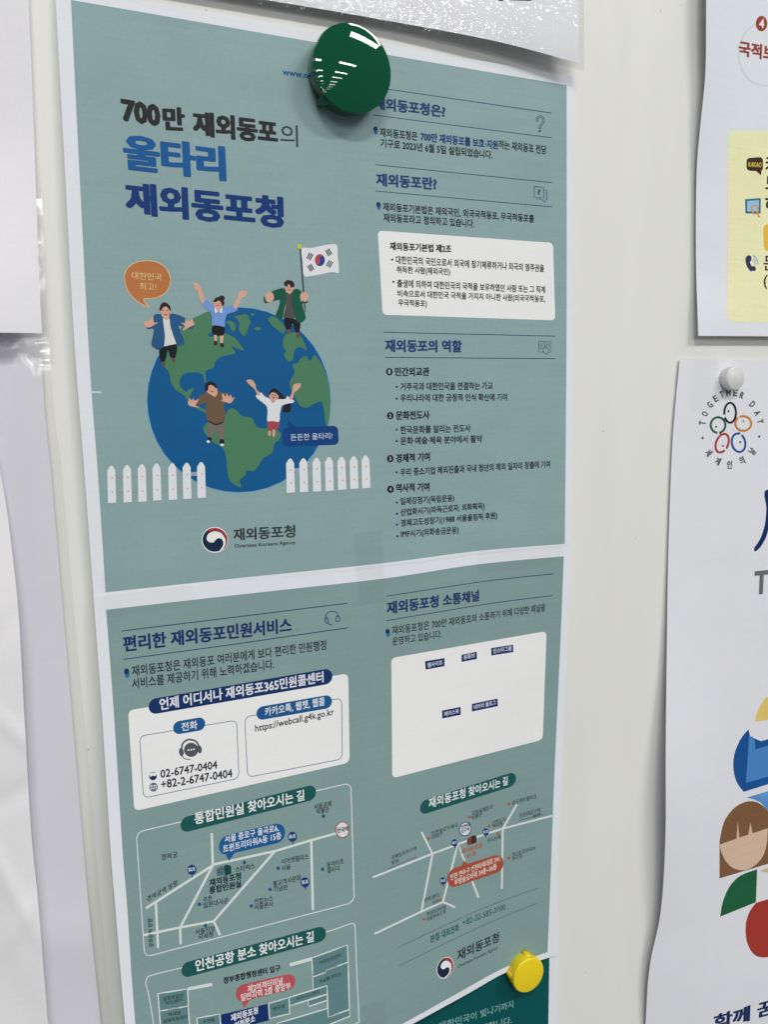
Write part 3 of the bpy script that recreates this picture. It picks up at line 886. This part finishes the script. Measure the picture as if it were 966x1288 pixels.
def stop(pg, x, y, r=16):
    pg.ell('bus_stop', [(x, y, r, r * 1.12)], (28, 58, 114), 5, grid=0)
    pg.strokes('stop_post', [[(x + 1, y + r), (x + 2, y + 1.75 * r)]], 3, (28, 58, 114), 4.5)
    pg.text('BUS', (x - r * 0.72, y + r * 0.45), (x + r * 0.72, y + r * 0.2), r * 0.85, (190, 204, 216), 6, 0.02, name='stop_text')


for x, y in ((287, 324), (647, 206), (692, 369)):
    stop(Lw, x, y)
Lw.ell('station', [(826, 181, 26, 30)], (158, 74, 76), 5, grid=0)
Lw.ell('station_face', [(826, 181, 22.5, 26.5)], (212, 214, 216), 6, grid=0)
Lw.text('안국역', (806, 194), (847, 186), 19, (40, 42, 46), 7, 0.016, name='station_text')
Lw.rrect('address_bubble', [(384, 207), (618, 152), (623, 222), (384, 276)], 36, (26, 88, 146), 4.5)
Lw.poly('bubble_tail', [(405, 262), (446, 255), (420, 293)], (26, 88, 146), 4.3, grid=0)
Lw.text('서울 종로구 율곡로6,', (405, 230), (598, 187), 28, (214, 220, 226), 6, 0.004, name='bubble_text')
Lw.text('트윈트리타워A동 15층', (399, 264), (607, 214), 28, (214, 220, 226), 6, 0.004, name='bubble_text')
Lw.polys('office_icon', [[(375, 320), (392, 310), (402, 311), (402, 343), (376, 346)]], (88, 116, 124), 4, smooth=False, grid=0)
Lw.polys('office_icon', [[(402, 309), (414, 305), (428, 312), (428, 339), (404, 344)]], (18, 66, 66), 4, smooth=False, grid=0)
Lw.strokes('icon_windows', [[(376, 328), (402, 321)], [(376, 336), (402, 331)], [(385, 315), (385, 345)], [(393, 311), (394, 344)]], 1.8, (40, 76, 84), 5)
Lw.text('재외동포청', (350, 385), (464, 358), 27, (24, 58, 62), 4, 0.02, name='map_label')
Lw.text('통합민원실', (350, 412), (464, 386), 27, (24, 58, 62), 4, 0.02, name='map_label')
for b_, x0, y0, x1, y1, h_ in (('경복궁', 178, 291, 237, 279, 22), ('스타벅스', 443, 334, 512, 320, 21), ('서머셋팰리스', 607, 306, 705, 286, 21), ('서울', 607, 329, 641, 322, 19),
                               ('불교역사문화', 578, 386, 678, 362, 22), ('기념관', 580, 405, 630, 395, 20), ('동덕아트', 770, 319, 831, 303, 21), ('갤러리', 771, 338, 815, 328, 20),
                               ('서울공예', 724, 111, 786, 97, 21), ('박물관', 733, 127, 779, 117, 20), ('주한', 328, 442, 360, 435, 20), ('일본대사관', 328, 463, 419, 443, 21),
                               ('연합뉴스', 511, 449, 578, 435, 21), ('서울본사', 511, 469, 579, 455, 21), ('서울지방', 300, 558, 371, 543, 21), ('국세청', 310, 575, 364, 563, 20)):
    Lw.text(b_, (x0, y0), (x1, y1), h_, MT, 4, 0.0, name='map_label')
Lw.text('경복궁역 방향', (127, 440), (237, 379), 21, MT, 4, 0.0, name='map_label')
Lw.text('광화문역 방향', (151, 600), (146, 497), 18, MT, 4, 0.0, name='map_label', up=(-1, 0.05))
for p_ in ((475, 298), (596, 318), (567, 394), (755, 322), (758, 132), (314, 447), (500, 453), (336, 523)):
    Lw.ell('place_dot', [(p_[0], p_[1], 6, 6.5)], (28, 84, 122), 4, grid=0)

# --- floor plan, lower left
Lw.parent = Lw.root
m2 = Lw.strokes('floor_plan', [catopen([(168, 985), (136, 790), (123, 735), (125, 716), (142, 701), (260, 672)]), catopen([(742, 555), (800, 536), (845, 520), (862, 516), (870, 525), (873, 580), (877, 690), (884, 850), (872, 875), (700, 960)])], 3.6, MW, 2, label='floor plan with teal rooms below the street map')
Lw.parent = m2
Lw.pill('map_title', (276, 679), (741, 556), 54, (26, 84, 82), 4)
Lw.text('인천공항 분소 찾아오시는 길', (300, 690), (724, 581), 44, (218, 224, 224), 5, 0.012, h1=40, name='map_title_text')
Lw.text('정부종합행정센터 입구', (400, 733), (604, 686), 25, (28, 34, 36), 4, 0.018, name='map_label')
Lw.rrect('address_bubble', [(443, 740), (654, 692), (660, 746), (446, 800)], 32, (176, 80, 88), 6)
Lw.poly('bubble_tail', [(463, 790), (500, 780), (475, 818)], (176, 80, 88), 5.8, grid=0)
Lw.text('제2여객터미널', (487, 764), (612, 733), 27, (222, 214, 214), 7, 0.004, name='bubble_text')
Lw.text('일반지역 2층 중앙부', (462, 795), (641, 750), 27, (222, 214, 214), 7, 0.004, name='bubble_text')
Lw.poly('branch_office', [(390, 842), (558, 803), (563, 862), (396, 905)], (18, 46, 104), 4)
Lw.text('재외동포청', (427, 868), (524, 838), 27, (214, 220, 226), 5, 0.018, name='map_label')
Lw.text('인천분소', (439, 896), (514, 866), 26, (214, 220, 226), 5, 0.018, name='map_label')
ROOM = (92, 128, 132)


def room(pts, w=6):
    r = Lw.poly('room', pts, ROOM, 3)
    Lw.strokes('room_wall', [pts], w, MW, 4, closed=True)


Lw.win(140, 1140, 160 / 966)
room([(352, 663), (578, 627), (583, 757), (362, 796)], 11)
room([(362, 796), (583, 757), (593, 930), (375, 960)], 11)
room([(648, 850), (822, 818), (832, 960), (660, 985)], 10)
Lw.strokes('entrance', [[(580, 628), (765, 592)]], 24, MW, 4)
for b_, x0, y0, x1, y1, h_ in (('공항경찰단', 390, 722, 545, 690, 33), ('치안센터', 408, 752, 535, 724, 30), ('국세청', 430, 840, 525, 820, 30), ('납세지원센터', 395, 890, 575, 853, 32), ('우편물', 695, 893, 785, 872, 30)):
    Lw.text(b_, (x0, y0), (x1, y1), h_, MT, 5, 0.0, name='map_label')
Lw.win(300, 1140, 160 / 966)
room([(228, 738), (382, 693), (388, 815), (235, 852)], 10)
room([(556, 392), (826, 294), (832, 423), (668, 486), (662, 502), (563, 537)], 10)
room([(563, 537), (662, 502), (668, 486), (832, 423), (842, 782), (680, 842), (672, 602), (566, 636)], 10)
room([(384, 692), (672, 602), (674, 665), (388, 756)], 10)
room([(525, 716), (674, 668), (676, 712), (535, 760)], 10)
room([(295, 888), (676, 775), (680, 842), (842, 784), (846, 834), (560, 950), (310, 1010)], 10)
Lw.strokes('entrance', [[(387, 445), (558, 398)]], 26, MW, 4)
for b_, x0, y0, x1, y1, h_ in (('병무청', 262, 797, 350, 771, 30), ('여권민원센터', 612, 447, 778, 385, 31), ('유실물 관리소', 615, 587, 780, 525, 31), ('비즈니스센터', 440, 717, 610, 662, 30)):
    Lw.text(b_, (x0, y0), (x1, y1), h_, (42, 70, 76), 5, 0.0, name='map_label')

# --- street map, right
Lw.parent = Lw.root
Lw.win(450, 950, 280 / 966)
Rd = Lw.strokes('street_map', [[(65, 530), (322, 428), (545, 345), (630, 318), (845, 262)], [(277, 333), (325, 428), (277, 675)], [(692, 213), (630, 318), (626, 580)],
                               [(72, 775), (277, 678), (370, 636), (424, 660)], [(370, 636), (435, 385), (525, 618)]], 8.5, MW, 2.6, label='white road map without a frame, right half')
Lw.parent = Rd
Lw.pill('map_title', (299, 222), (659, 108), 60, (28, 86, 86), 4)
Lw.text('재외동포청 찾아오시는 길', (308, 232), (652, 128), 46, (214, 222, 222), 5, 0.010, h1=39, name='map_title_text')
for x, y in ((421, 380), (556, 333), (371, 545)):
    stop(Lw, x, y, 14)
Lw.ell('station', [(467, 320, 27, 32, 15)], (40, 76, 130), 4, grid=0)
Lw.ell('station_face', [(467, 320, 23, 28, 15)], (206, 212, 216), 5, grid=0)
Lw.text('인천대', (449, 321), (486, 309), 17, (44, 50, 58), 6, 0.014, name='station_text')
Lw.text('입구역', (450, 339), (485, 327), 16, (44, 50, 58), 6, 0.014, name='station_text')
Lw.poly('office_icon', [(474, 366), (490, 352), (494, 352), (494, 386), (477, 391)], (116, 66, 54), 5, grid=0)
Lw.poly('office_icon', [(494, 351), (507, 347), (516, 353), (516, 378), (494, 386)], (66, 40, 38), 5, grid=0)
OR = (172, 98, 78)
Lw.text('재외동포청', (450, 431), (541, 401), 24, OR, 4, 0.010, name='map_label')
Lw.text('본청', (475, 448), (513, 434), 21, OR, 4, 0.010, name='map_label')
Lw.rrect('address_bubble', [(386, 500), (628, 424), (638, 498), (392, 582)], 38, (162, 78, 58), 4)
Lw.poly('bubble_tail', [(450, 492), (484, 478), (460, 455)], (162, 78, 58), 3.8, grid=0)
Lw.text('인천 연수구 인천타워대로 241,', (402, 545), (621, 459), 28, (222, 210, 204), 5, 0.004, name='bubble_text')
Lw.text('부영송도타워 34층~36층', (420, 567), (603, 495), 28, (222, 210, 204), 5, 0.004, name='bubble_text')
MT2 = (62, 80, 80)
for b_, x0, y0, x1, y1, h_ in (('국제업무지구역', 145, 456, 255, 412, 20), ('방면', 147, 476, 178, 465, 18), ('인천송도우체국', 320, 351, 435, 311, 20), ('우편창구', 320, 367, 368, 348, 18),
                               ('국립세계문자', 495, 265, 587, 232, 21), ('박물관', 495, 282, 540, 265, 19), ('송도센트럴파크', 670, 217, 777, 187, 20), ('인천대입구역', 703, 272, 792, 246, 19),
                               ('방면', 762, 274, 792, 264, 17), ('인천도시', 583, 306, 641, 286, 20), ('역사관', 585, 318, 630, 306, 18), ('우리은행', 562, 382, 620, 362, 19),
                               ('코스트코코리아', 670, 442, 772, 412, 20), ('송도점', 670, 458, 713, 445, 18), ('아트센터', 288, 640, 352, 615, 20), ('인천', 325, 650, 352, 640, 18),
                               ('현대프리미엄', 300, 700, 382, 665, 18), ('아울렛송도점', 298, 722, 382, 684, 18)):
    Lw.text(b_, (x0, y0), (x1, y1), h_, MT2, 4, 0.0, name='map_label')
for p_ in ((308, 360), (485, 268), (657, 211), (571, 307), (608, 340), (657, 446), (360, 627), (287, 711)):
    Lw.ell('place_dot', [(p_[0], p_[1], 6, 6.5)], (172, 84, 66), 4, grid=0)
Lw.strokes('direction_line', [[(130, 493), (255, 441)], [(700, 283), (806, 256)]], 2, MT2, 4)
Lw.parent = Lw.root
Lw.strokes('rule', [catopen([(175, 834), (480, 692), (640, 627), (785, 576)])], 2.5, (70, 102, 104), 2)
Lw.strokes('rule', [catopen([(175, 916), (480, 768), (640, 698), (777, 643)])], 2.5, (70, 102, 104), 2)
Lw.text('본청 대표전화', (315, 817), (440, 762), 36, (34, 92, 94), 3, 0.010, name='phone_number', h1=33)
Lw.text('+82-32-585-3100', (455, 742), (641, 670), 28, (54, 98, 100), 3, 0.0, name='phone_number', h1=26)
emblem(Lw, (380, 922), 35, 49, 22, 2)
Lw.text('재외동포청', (432, 896), (613, 810), 50, (44, 52, 54), 3, 0.008, name='agency_name', h1=46)
Lw.text('Overseas Koreans Agency', (435, 929), (608, 843), 20, (62, 74, 76), 3, 0.0, name='agency_name', h1=18)

# ================================================================== dark teal sheet showing at the bottom


def d_dark(x, y):
    return 0.5 + 0.0 * x


Fk = Page(thing('leaflet', 'dark teal printed sheet showing below the lower map sheet, beside the yellow magnet', 'leaflet', at(560, 1480)), d_dark)
sheet(Fk, 'paper', [(420, 1195), (703, 1150)], [(420, 1560), (697, 1480)], [(420, 1195), (420, 1560)], [(703, 1150), (701, 1288), (697, 1480)], paper, nu=20, nv=20)
sheet(Fk, 'print_ground', [(425, 1200), (692, 1160)], [(425, 1550), (687, 1470)], [(425, 1200), (425, 1550)], [(692, 1160), (690, 1288), (687, 1470)], ink((6, 78, 80), 0.45, 0.05, 'dark_teal_print'), layer=1, thick=0, nu=20, nv=20)
Fk.win(540, 1230, 200 / 966)
Fk.text('대한민국이 빛나기까지', (60, 322), (511, 180), 52, (120, 165, 165), 3, 0.0, h1=46)
Fk.text('함께합니다.', (260, 350), (502, 276), 50, (120, 165, 165), 3, 0.0, h1=46)

# ================================================================== laminated sheet at the top


def d_top(x, y):
    e = 0.31 * (24.6 + 0.222 * (x - 480) - y)          # mm above the sheet's lower edge
    d = np.where(e < 14, 4.8 - 0.005 * (e - 7.5) ** 2, 4.59 - 0.05 * (e - 14))
    return np.maximum(d, 2.9) + 4.2 * np.clip((x - 430) / 300, 0, 1.05) ** 1.5


film = clear_film('film_edge', 0.92, 260, 0.25, 0.10, 0.1)
G = Page(thing('laminated_notice', 'glossy laminated white sheet hanging over the top edge of the globe sheet', 'notice', at(480, 24, 5)), d_top)
GI_B = [(-60, -66), (300, -6), (480, 24.6), (625, 52), (729, 80)]
sheet(G, 'paper', [(-60, -330), (725, -250)], GI_B, [(-60, -330), (-60, -66)], [(725, -250), (728, 0), (729, 80)], film_paper((216, 217, 223), scale=340, strength=0.27), thick=0.2)
sheet(G, 'film_margin', [(-70, -340), (735, -262)], [(-70, -56), (300, 2), (480, 33.5), (625, 62), (735, 89)], [(-70, -340), (-70, -56)], [(735, -262), (735, 0), (735, 89)], film, layer=-3, thick=0)
G.text('안내문.', (560, -1), (681, 2), 46, (30, 30, 34), 3, 0.02)

# ================================================================== papers on the left


def d_lu(x, y):
    return 3.0 + 9.0 * smooth01((y - 150) / 270) * (1 - 0.25 * smooth01((x + 20) / 75))


A_ = Page(thing('paper_sheet', 'plain white sheet at upper left, its bottom edge lifted off the sheet behind', 'paper', at(-40, 419, 6)), d_lu)
sheet(A_, 'paper', [(-260, -200), (26, -200)], [(-260, 416), (0, 418.4), (52.5, 419.3)], [(-260, -200), (-260, 416)], [(26, -200), (35.5, 0), (42, 160), (48, 330), (52.5, 419.3)], ink((222, 221, 226), 0.6, 0.02, 'plain_paper'))


def d_ll(x, y):
    return 2.3 - 0.0095 * np.clip(x, -120, 135) + 2.2 * smooth01((x + 60) / 120) * np.clip((y - 500) / 700, 0, 1) + 1.2 * np.exp(-((y - 1180) / 40.0) ** 2) + 0.9 * smooth01((y - 424) / 46) * smooth01((x - 8) / 42) - 0.9 * smooth01((y - 500) / 300)


B_ = Page(thing('sleeved_sheet', 'lavender white sheet in a clear plastic sleeve at lower left, below the lifted sheet', 'paper', at(40, 1400, 2)), d_ll)
BR_ = [(40, 330), (49.5, 428), (56, 520), (64, 600), (77, 750), (90, 900), (111, 1141), (126.5, 1288), (140, 1420)]
sheet(B_, 'paper', [(-260, 330), (40, 330)], [(-260, 1420), (140, 1420)], [(-260, 330), (-260, 1420)], BR_, film_paper((216, 216, 226), 'sleeved_paper', 420, 0.3, 0.6))
sheet(B_, 'sleeve', [(-270, 250), (52, 250)], [(-270, 1440), (156, 1440)], [(-270, 250), (-270, 1440)],
      [(52, 250), (62, 440), (68, 520), (78, 600), (91, 750), (105, 900), (127, 1141), (141, 1288), (156, 1440)], clear_film('sleeve_film', 0.985, 90, 0.10, 0.06, 0.07), layer=6, thick=0, nu=60, nv=90)


def d_lc(x, y):
    def ridge(off, k, w):
        return np.exp(-np.abs((y - (off + k * x)) / w) ** 2)
    cr = 1.2 * ridge(1093, 1.8, 22) - 1.1 * ridge(1010, -0.55, 16) + 0.9 * ridge(905, 0.9, 14) - 0.8 * ridge(800, -1.4, 18) + 1.0 * ridge(1190, -1.1, 20)
    return 5.0 + 6 * smooth01((x + 120) / 170) * smooth01((y - 600) / 250) + 0.7 * cr - 1.6 * smooth01((y - 1120 - 1.8 * x) / 120)


C_ = Page(thing('creased_paper', 'creased white sheet curling forward at the lower left, nearest the left edge', 'paper', at(-40, 1400, 6)), d_lc)
sheet(C_, 'paper', [(-260, 560), (-6, 560)], [(-260, 1420), (74, 1420)], [(-260, 560), (-260, 1420)],
      [(-6, 560), (7, 635), (16, 705), (23, 775), (30, 900), (38.5, 1045), (48, 1141), (60, 1288), (74, 1420)], ink((224, 223, 226), 0.6, 0.03, 'creased_paper'), nu=50, nv=110)

# ================================================================== papers on the right


def d_ru(x, y):
    return 2.2 + 6.0 * np.clip(1 - (x - 878) / 150, 0, 1) ** 2 * smooth01((260 - y) / 260) + 2.2 * smooth01((y - 330) / 90)


D_ = Page(thing('notice', 'white notice with pale yellow panel and icons, at upper right', 'notice', at(1000, 423, 3)), d_ru)
DL = [(891, -200), (889, 0), (888, 89), (882, 154), (877, 214), (876, 321), (879, 422.5)]
sheet(D_, 'paper', [(891, -200), (1180, -170)], [(879, 422.5), (966, 423), (1180, 425)], DL, [(1180, -170), (1180, 425)], ink((216, 221, 227), 0.5, 0.02, 'notice_paper'))
sheet(D_, 'sleeve', [(880, -210), (1190, -180)], [(866, 437), (966, 436), (1190, 437)], [(880, -210), (878, 0), (876, 110), (874, 200), (869, 260), (866, 437)], [(1190, -180), (1190, 437)], clear_film('notice_sleeve', 0.97, 90, 0.12, 0.03, 0.12), layer=-4, thick=0, nu=40, nv=60)
D_.win(780, 0, 186 / 521)
RED = (150, 64, 52)
bd = D_.ell('number_badge', [(500, 83, 20, 27)], RED, 2, grid=0)
D_.text('4', (491, 99), (509, 99), 32, WHITE, 3, 0.01, parent=bd, name='badge_number')
D_.text('국적보유', (418, 196), (588, 222), 54, RED, 3, 0.02, name='heading')
D_.strokes('faint_ring', [[(510 + 90 * math.cos(a), 190 + 112 * math.sin(a)) for a in np.linspace(0, 2 * math.pi, 48)]], 5, (200, 210, 206), 1.5)
D_.rrect('yellow_panel', [(383, 458), (1080, 475), (1080, 1140), (379, 1135)], 32, (228, 227, 182), 1.6)
kb = D_.rrect('chat_badge', [(447, 557), (505, 553), (505, 604), (447, 601)], 12, (62, 42, 38), 2.5, grid=0)
D_.poly('bubble_tail', [(478, 600), (500, 600), (498, 618)], (62, 42, 38), 2.4, parent=kb, grid=0)
D_.text('KAKAO', (453, 588), (500, 590), 18, (200, 180, 70), 3.5, 0.02, parent=kb, name='badge_text')
D_.text('카카오톡', (513, 607), (690, 618), 60, (50, 50, 48), 3, 0.012)
D_.text('모바일', (513, 673), (640, 680), 58, (50, 50, 48), 3, 0.012)
D_.text('하이코리아', (511, 748), (730, 756), 60, (40, 56, 56), 3, 0.02)
D_.text('문의', (506, 954), (600, 958), 56, (50, 50, 48), 3, 0.0)
D_.text('(한국어', (506, 1018), (650, 1022), 58, (50, 50, 48), 3, 0.0)
mi = D_.poly('monitor_icon', [(442, 702), (497, 698), (497, 752), (443, 752)], (52, 104, 142), 2.5, grid=0)
D_.poly('screen', [(449, 708), (491, 705), (491, 745), (449, 745)], (150, 190, 220), 3.2, parent=mi, grid=0)
D_.strokes('magnifier', [[(477 + 12 * math.cos(a), 738 + 15 * math.sin(a)) for a in np.linspace(0, 2 * math.pi, 24)], [(485, 752), (493, 766)]], 5, (204, 146, 70), 4, parent=mi)
D_.rrect('orange_box', [(506, 790), (760, 792), (760, 884), (508, 884)], 16, (222, 178, 72), 2.5)
ph = D_.polys('phone_icon', [[(444, 908), (452, 900), (463, 902), (464, 918), (459, 924), (466, 938), (473, 937), (480, 944), (478, 957), (464, 960), (450, 942), (444, 924)]], (52, 54, 92), 2.5, grid=0)
D_.strokes('sound_waves', [catopen([(470, 912), (476, 920), (478, 932)]), catopen([(471, 900), (483, 912), (487, 932)])], 5, (150, 178, 206), 2.5, parent=ph)


def d_rl(x, y):
    return 1.4 + 9.0 * np.clip(1 - (x - 835) / 170, 0, 1) ** 2 * np.exp(-((y - 1020) / 170.0) ** 2) + 1.0 * np.exp(-((y - 1240) / 60.0) ** 2)


E_ = Page(thing('event_poster', 'white poster with ring of five coloured loops at its top, under the white magnet', 'poster', at(960, 1450, 2)), d_rl)
EL = [(855.7, 451), (847.5, 539), (843.5, 620), (840.6, 720), (839.5, 800), (838, 938), (837.5, 1056), (831.6, 1147), (818, 1214), (812.5, 1288), (806, 1450)]
sheet(E_, 'paper', [(855.7, 451), (966, 453.5), (1180, 458)], [(806, 1450), (1180, 1420)], EL, [(1180, 458), (1180, 1420)], ink((217, 218, 225), 0.6, 0.02, 'poster_paper'), nv=100)
E_.win(800, 430, 166 / 611)
em = E_.ell('ring_emblem', [(310, 445, 5, 6)], (84, 86, 92), 2, grid=0, label='ring of lettering around five coloured face loops')
E_.parent = em
E_.ell('ring_dot', [(573, 438, 5, 6)], (84, 86, 92), 2, grid=0)
cx_, cy_ = 442, 402


def onring(ch, x, y, size, bottom=False):
    dx, dy = (x - cx_) / 1.0, (y - cy_) / 1.22
    n = np.hypot(dx, dy); u = np.array([dx, dy]) / n
    if bottom:
        u = -u
    tdir = np.array([-u[1], u[0]])
    a = np.array([x, y]) - tdir * size * 0.36 - u * size * 0.5
    b = np.array([x, y]) + tdir * size * 0.36 - u * size * 0.5
    E_.text(ch, a, b, size * 1.15, (86, 88, 94), 3, 0.018, h1=size * 1.15, up=u, name='ring_letter')


for ch, x, y in (('T', 312, 376), ('O', 323, 334), ('G', 346, 293), ('E', 372, 264), ('T', 400, 245), ('H', 430, 236), ('E', 462, 238), ('R', 492, 249), ('D', 540, 290), ('A', 563, 330), ('Y', 577, 368)):
    onring(ch, x, y, 27)
for ch, x, y in (('세', 337, 515), ('계', 380, 555), ('인', 435, 571), ('의', 494, 551), ('날', 543, 508)):
    onring(ch, x, y, 33, True)


def loop(x, y, rx, ry, rot, gap, rgb, dx, dy):
    a = math.radians(rot)
    pts = [(x + rx * math.cos(s) * math.cos(a) - ry * math.sin(s) * math.sin(a), y + rx * math.cos(s) * math.sin(a) + ry * math.sin(s) * math.cos(a)) for s in np.linspace(gap + 0.25, gap + 2 * math.pi - 0.1, 30)]
    px_, py_ = pts[-1]
    pts.append((px_ + (px_ - x) * 0.18, py_ + (py_ - y) * 0.18))
    E_.strokes('face_loop', [pts], 10, rgb, 3)
    E_.ell('loop_dot', [(dx, dy, 4.5, 5)], rgb, 3, grid=0)


loop(438, 328, 27, 46, 0, 2.7, (40, 40, 46), 430, 321)
loop(382, 385, 34, 36, 0, 1.4, (34, 96, 64), 373, 393)
loop(499, 378, 37, 34, 0, 4.0, (190, 130, 58), 500, 367)
loop(401, 469, 28, 45, 22, 0.35, (164, 56, 54), 405, 481)
loop(477, 467, 31, 43, -12, 5.2, (38, 84, 146), 485, 464)
E_.parent = E_.root
E_.poly('brush_title', [(597, 694), (640, 690), (690, 780), (700, 960), (660, 940), (622, 860), (604, 905), (582, 945), (556, 970), (549, 956), (578, 910), (598, 850), (606, 770)], (22, 44, 96), 2, smooth=True, label='navy brush lettering')
E_.text('THE', (547, 1172), (735, 1150), 110, (104, 105, 110), 3, 0.02, name='subtitle')
E_.win(800, 780, 166 / 421)
E_.poly('yellow_shape', list(catopen([(382, 325), (388, 295), (403, 265), (424, 243), (470, 232)])) + [(470, 308)], (216, 190, 108), 2)
bl = E_.poly('blue_shape', list(catopen([(360, 348), (335, 380), (316, 425), (312, 470), (322, 515), (345, 548)])) + [(421, 524), (480, 505), (480, 365), (400, 386), (366, 372)], (22, 78, 144), 2)
E_.poly('pale_blue_inset', [(362, 370), (374, 372), (382, 390), (381, 412), (430, 398), (480, 384), (480, 480), (421, 500), (352, 519)], (70, 128, 190), 5, parent=bl)
E_.poly('blue_band', [(355, 566), (421, 546), (480, 530), (480, 640), (424, 612), (400, 582), (378, 572)], (86, 138, 196), 2)
fc = E_.poly('face_shape', [(268, 824)] + list(catopen([(268, 705), (282, 645), (312, 602), (350, 580), (385, 580), (414, 600), (440, 640)])) + [(440, 772)], (122, 88, 60), 2.6)
E_.poly('skin', [(268, 716), (322, 697), (326, 640), (331, 694), (360, 684), (366, 645), (373, 680), (422, 664)] + list(catopen([(420, 705), (408, 750), (380, 783), (345, 798), (310, 790), (285, 765), (270, 730)])), (206, 178, 156), 7, parent=fc)
E_.poly('green_shape', list(catopen([(270, 946), (278, 900), (300, 850), (335, 815), (388, 795)])) + [(386, 850), (384, 900)], (30, 92, 58), 2)
E_.poly('red_shape', [(490, 870), (490, 1060)] + list(catopen([(440, 1072), (400, 1076), (372, 1060), (354, 1020), (352, 970), (364, 930), (384, 902)])), (158, 54, 46), 2)
E_.poly('cream_line', [(398, 800), (421, 790), (450, 782), (450, 796), (421, 806)], (200, 180, 150), 2)
E_.text('함께 꿈꾸는', (248, 1312), (560, 1222), 52, (28, 46, 92), 3, 0.02, name='slogan', h1=50)

# ================================================================== tape


def tape(quad, page, layer, label, tint=0.972):
    xs = [p[0] for p in quad]; ys = [p[1] for p in quad]
    r = thing('clear_tape', label, 'tape', at(sum(xs) / 4, max(ys), 3), 'clear tape strips on the papers')
    pg = Page(r, page)
    sheet(pg, 'tape_film', [quad[0], quad[1]], [quad[3], quad[2]], [quad[0], quad[3]], [quad[1], quad[2]], clear_film('tape_film', tint, 300, 0.15, 0.012, 0.2), layer=layer, thick=0, nu=24, nv=24)


def d_joint(x, y):
    s_ = np.interp(x, [117, 300, 478, 620, 720], [754, 733, 713, 695, 686])
    return np.maximum(d_upper(x, y) * (y < s_ + 3), d_lower(x, y)) + 0.0


tape([(445, 672), (481, 667), (484, 757), (451, 762)], d_joint, 9, 'clear tape strip across the middle of the joint between both teal sheets')
tape([(128, 724), (240, 712), (242, 762), (131, 776)], d_joint, 9, 'clear tape strip across the left end of the joint between both teal sheets', 0.99)
tape([(600, 680), (708, 668), (707, 708), (601, 722)], d_joint, 9, 'clear tape strip across the right end of the joint between both teal sheets', 0.992)
tape([(455, 1266), (486, 1258), (488, 1330), (458, 1340)], d_lower, 9, 'clear tape patch near the bottom edge of the lower map sheet')
tape([(872, 441), (903, 449), (900, 522), (868, 515)], d_rl, 6, 'clear tape strip beside the white magnet at the top of the loop poster', 0.99)

# ================================================================== magnets


def magnet(name, label, px, d, R, H, mat, tabs, dome, rim):
    """round button: tapered side, rounded rim, domed face and small grip tabs at the foot"""
    P = unproj(px[0], px[1], d)
    root = thing(name, label, 'magnet', tuple(toworld(P)), 'round button magnets')
    prof = [(R * 0.93, 0.0), (R * 0.95, 0.4), (R * 0.985, H * 0.55 - rim * 0.3)]
    hs_ = H - dome
    for k in range(0, 9):                       # rounded shoulder
        a = math.radians(90 * k / 8)
        prof.append((R - rim + rim * math.cos(a), hs_ - rim + rim * math.sin(a)))
    r1 = R - rim
    for k in range(1, 15):
        t_ = k / 14
        prof.append((r1 * (1 - t_), hs_ + dome * (1 - (1 - t_) ** 2)))
    N = 96
    V = []; Fc = []
    for (r, h) in prof[:-1]:
        for i in range(N):
            a = 2 * math.pi * i / N
            V.append((r * math.cos(a), -h, r * math.sin(a)))
    V.append((0, -prof[-1][1], 0))
    M = len(prof) - 1
    for j in range(M - 1):
        for i in range(N):
            i2 = (i + 1) % N
            Fc.append((j * N + i, j * N + i2, (j + 1) * N + i2, (j + 1) * N + i))
    for i in range(N):
        Fc.append(((M - 1) * N + i, (M - 1) * N + (i + 1) % N, M * N))
    Fc.append(tuple(range(N))[::-1])
    off = np.array(root.location)
    link_mesh('button', np.array(V) / 1000 + off, Fc, mat, root)
    for ang, tw in tabs:
        bm = bmesh.new(); bmesh.ops.create_cube(bm, size=1)
        L_ = R * 0.13
        for v in bm.verts:
            x = v.co.x; out = v.co.z > 0
            s_ = 0.55 if out else 1.0
            top = v.co.y < 0
            v.co = Vector((x * tw * s_, (-H * 0.80 if (top and not out) else (-H * 0.55 if top else -0.1)), R * 0.90 + (L_ + R * 0.05 if out else 0)))
        bmesh.ops.bevel(bm, geom=bm.edges[:], offset=R * 0.025, segments=2, affect='EDGES')
        rot_ = Matrix.Rotation(math.radians(ang), 4, 'Y')
        bm.transform(rot_); bm.verts.index_update()
        V2 = np.array([tuple(v.co) for v in bm.verts]) / 1000 + off
        F2 = [[v.index for v in f.verts] for f in bm.faces]
        bm.free()
        link_mesh('grip_tab', V2, F2, mat, root)
    return root


magnet('round_magnet', 'large glossy dark green magnet on the top edge of the globe sheet', (433.5, 95), 2.0, 15.6, 9.8, plastic((0, 74, 50), 0.025, 'green_plastic'),
       [(222, 4.6)], 1.8, 0.35)
magnet('round_magnet', 'small yellow magnet at the lower right corner of the map sheet', (656, 1217), 1.5, 8.6, 7.0, plastic((228, 202, 22), 0.34, 'yellow_plastic'),
       [(8, 3.6), (276, 3.6)], 0.5, 0.8)
magnet('round_magnet', 'small white magnet at the top of the loop poster', (917, 476), 1.9, 6.0, 6.0, plastic((208, 208, 206), 0.25, 'white_plastic'),
       [(30, 2.0)], 1.0, 1.4)

set_texts()
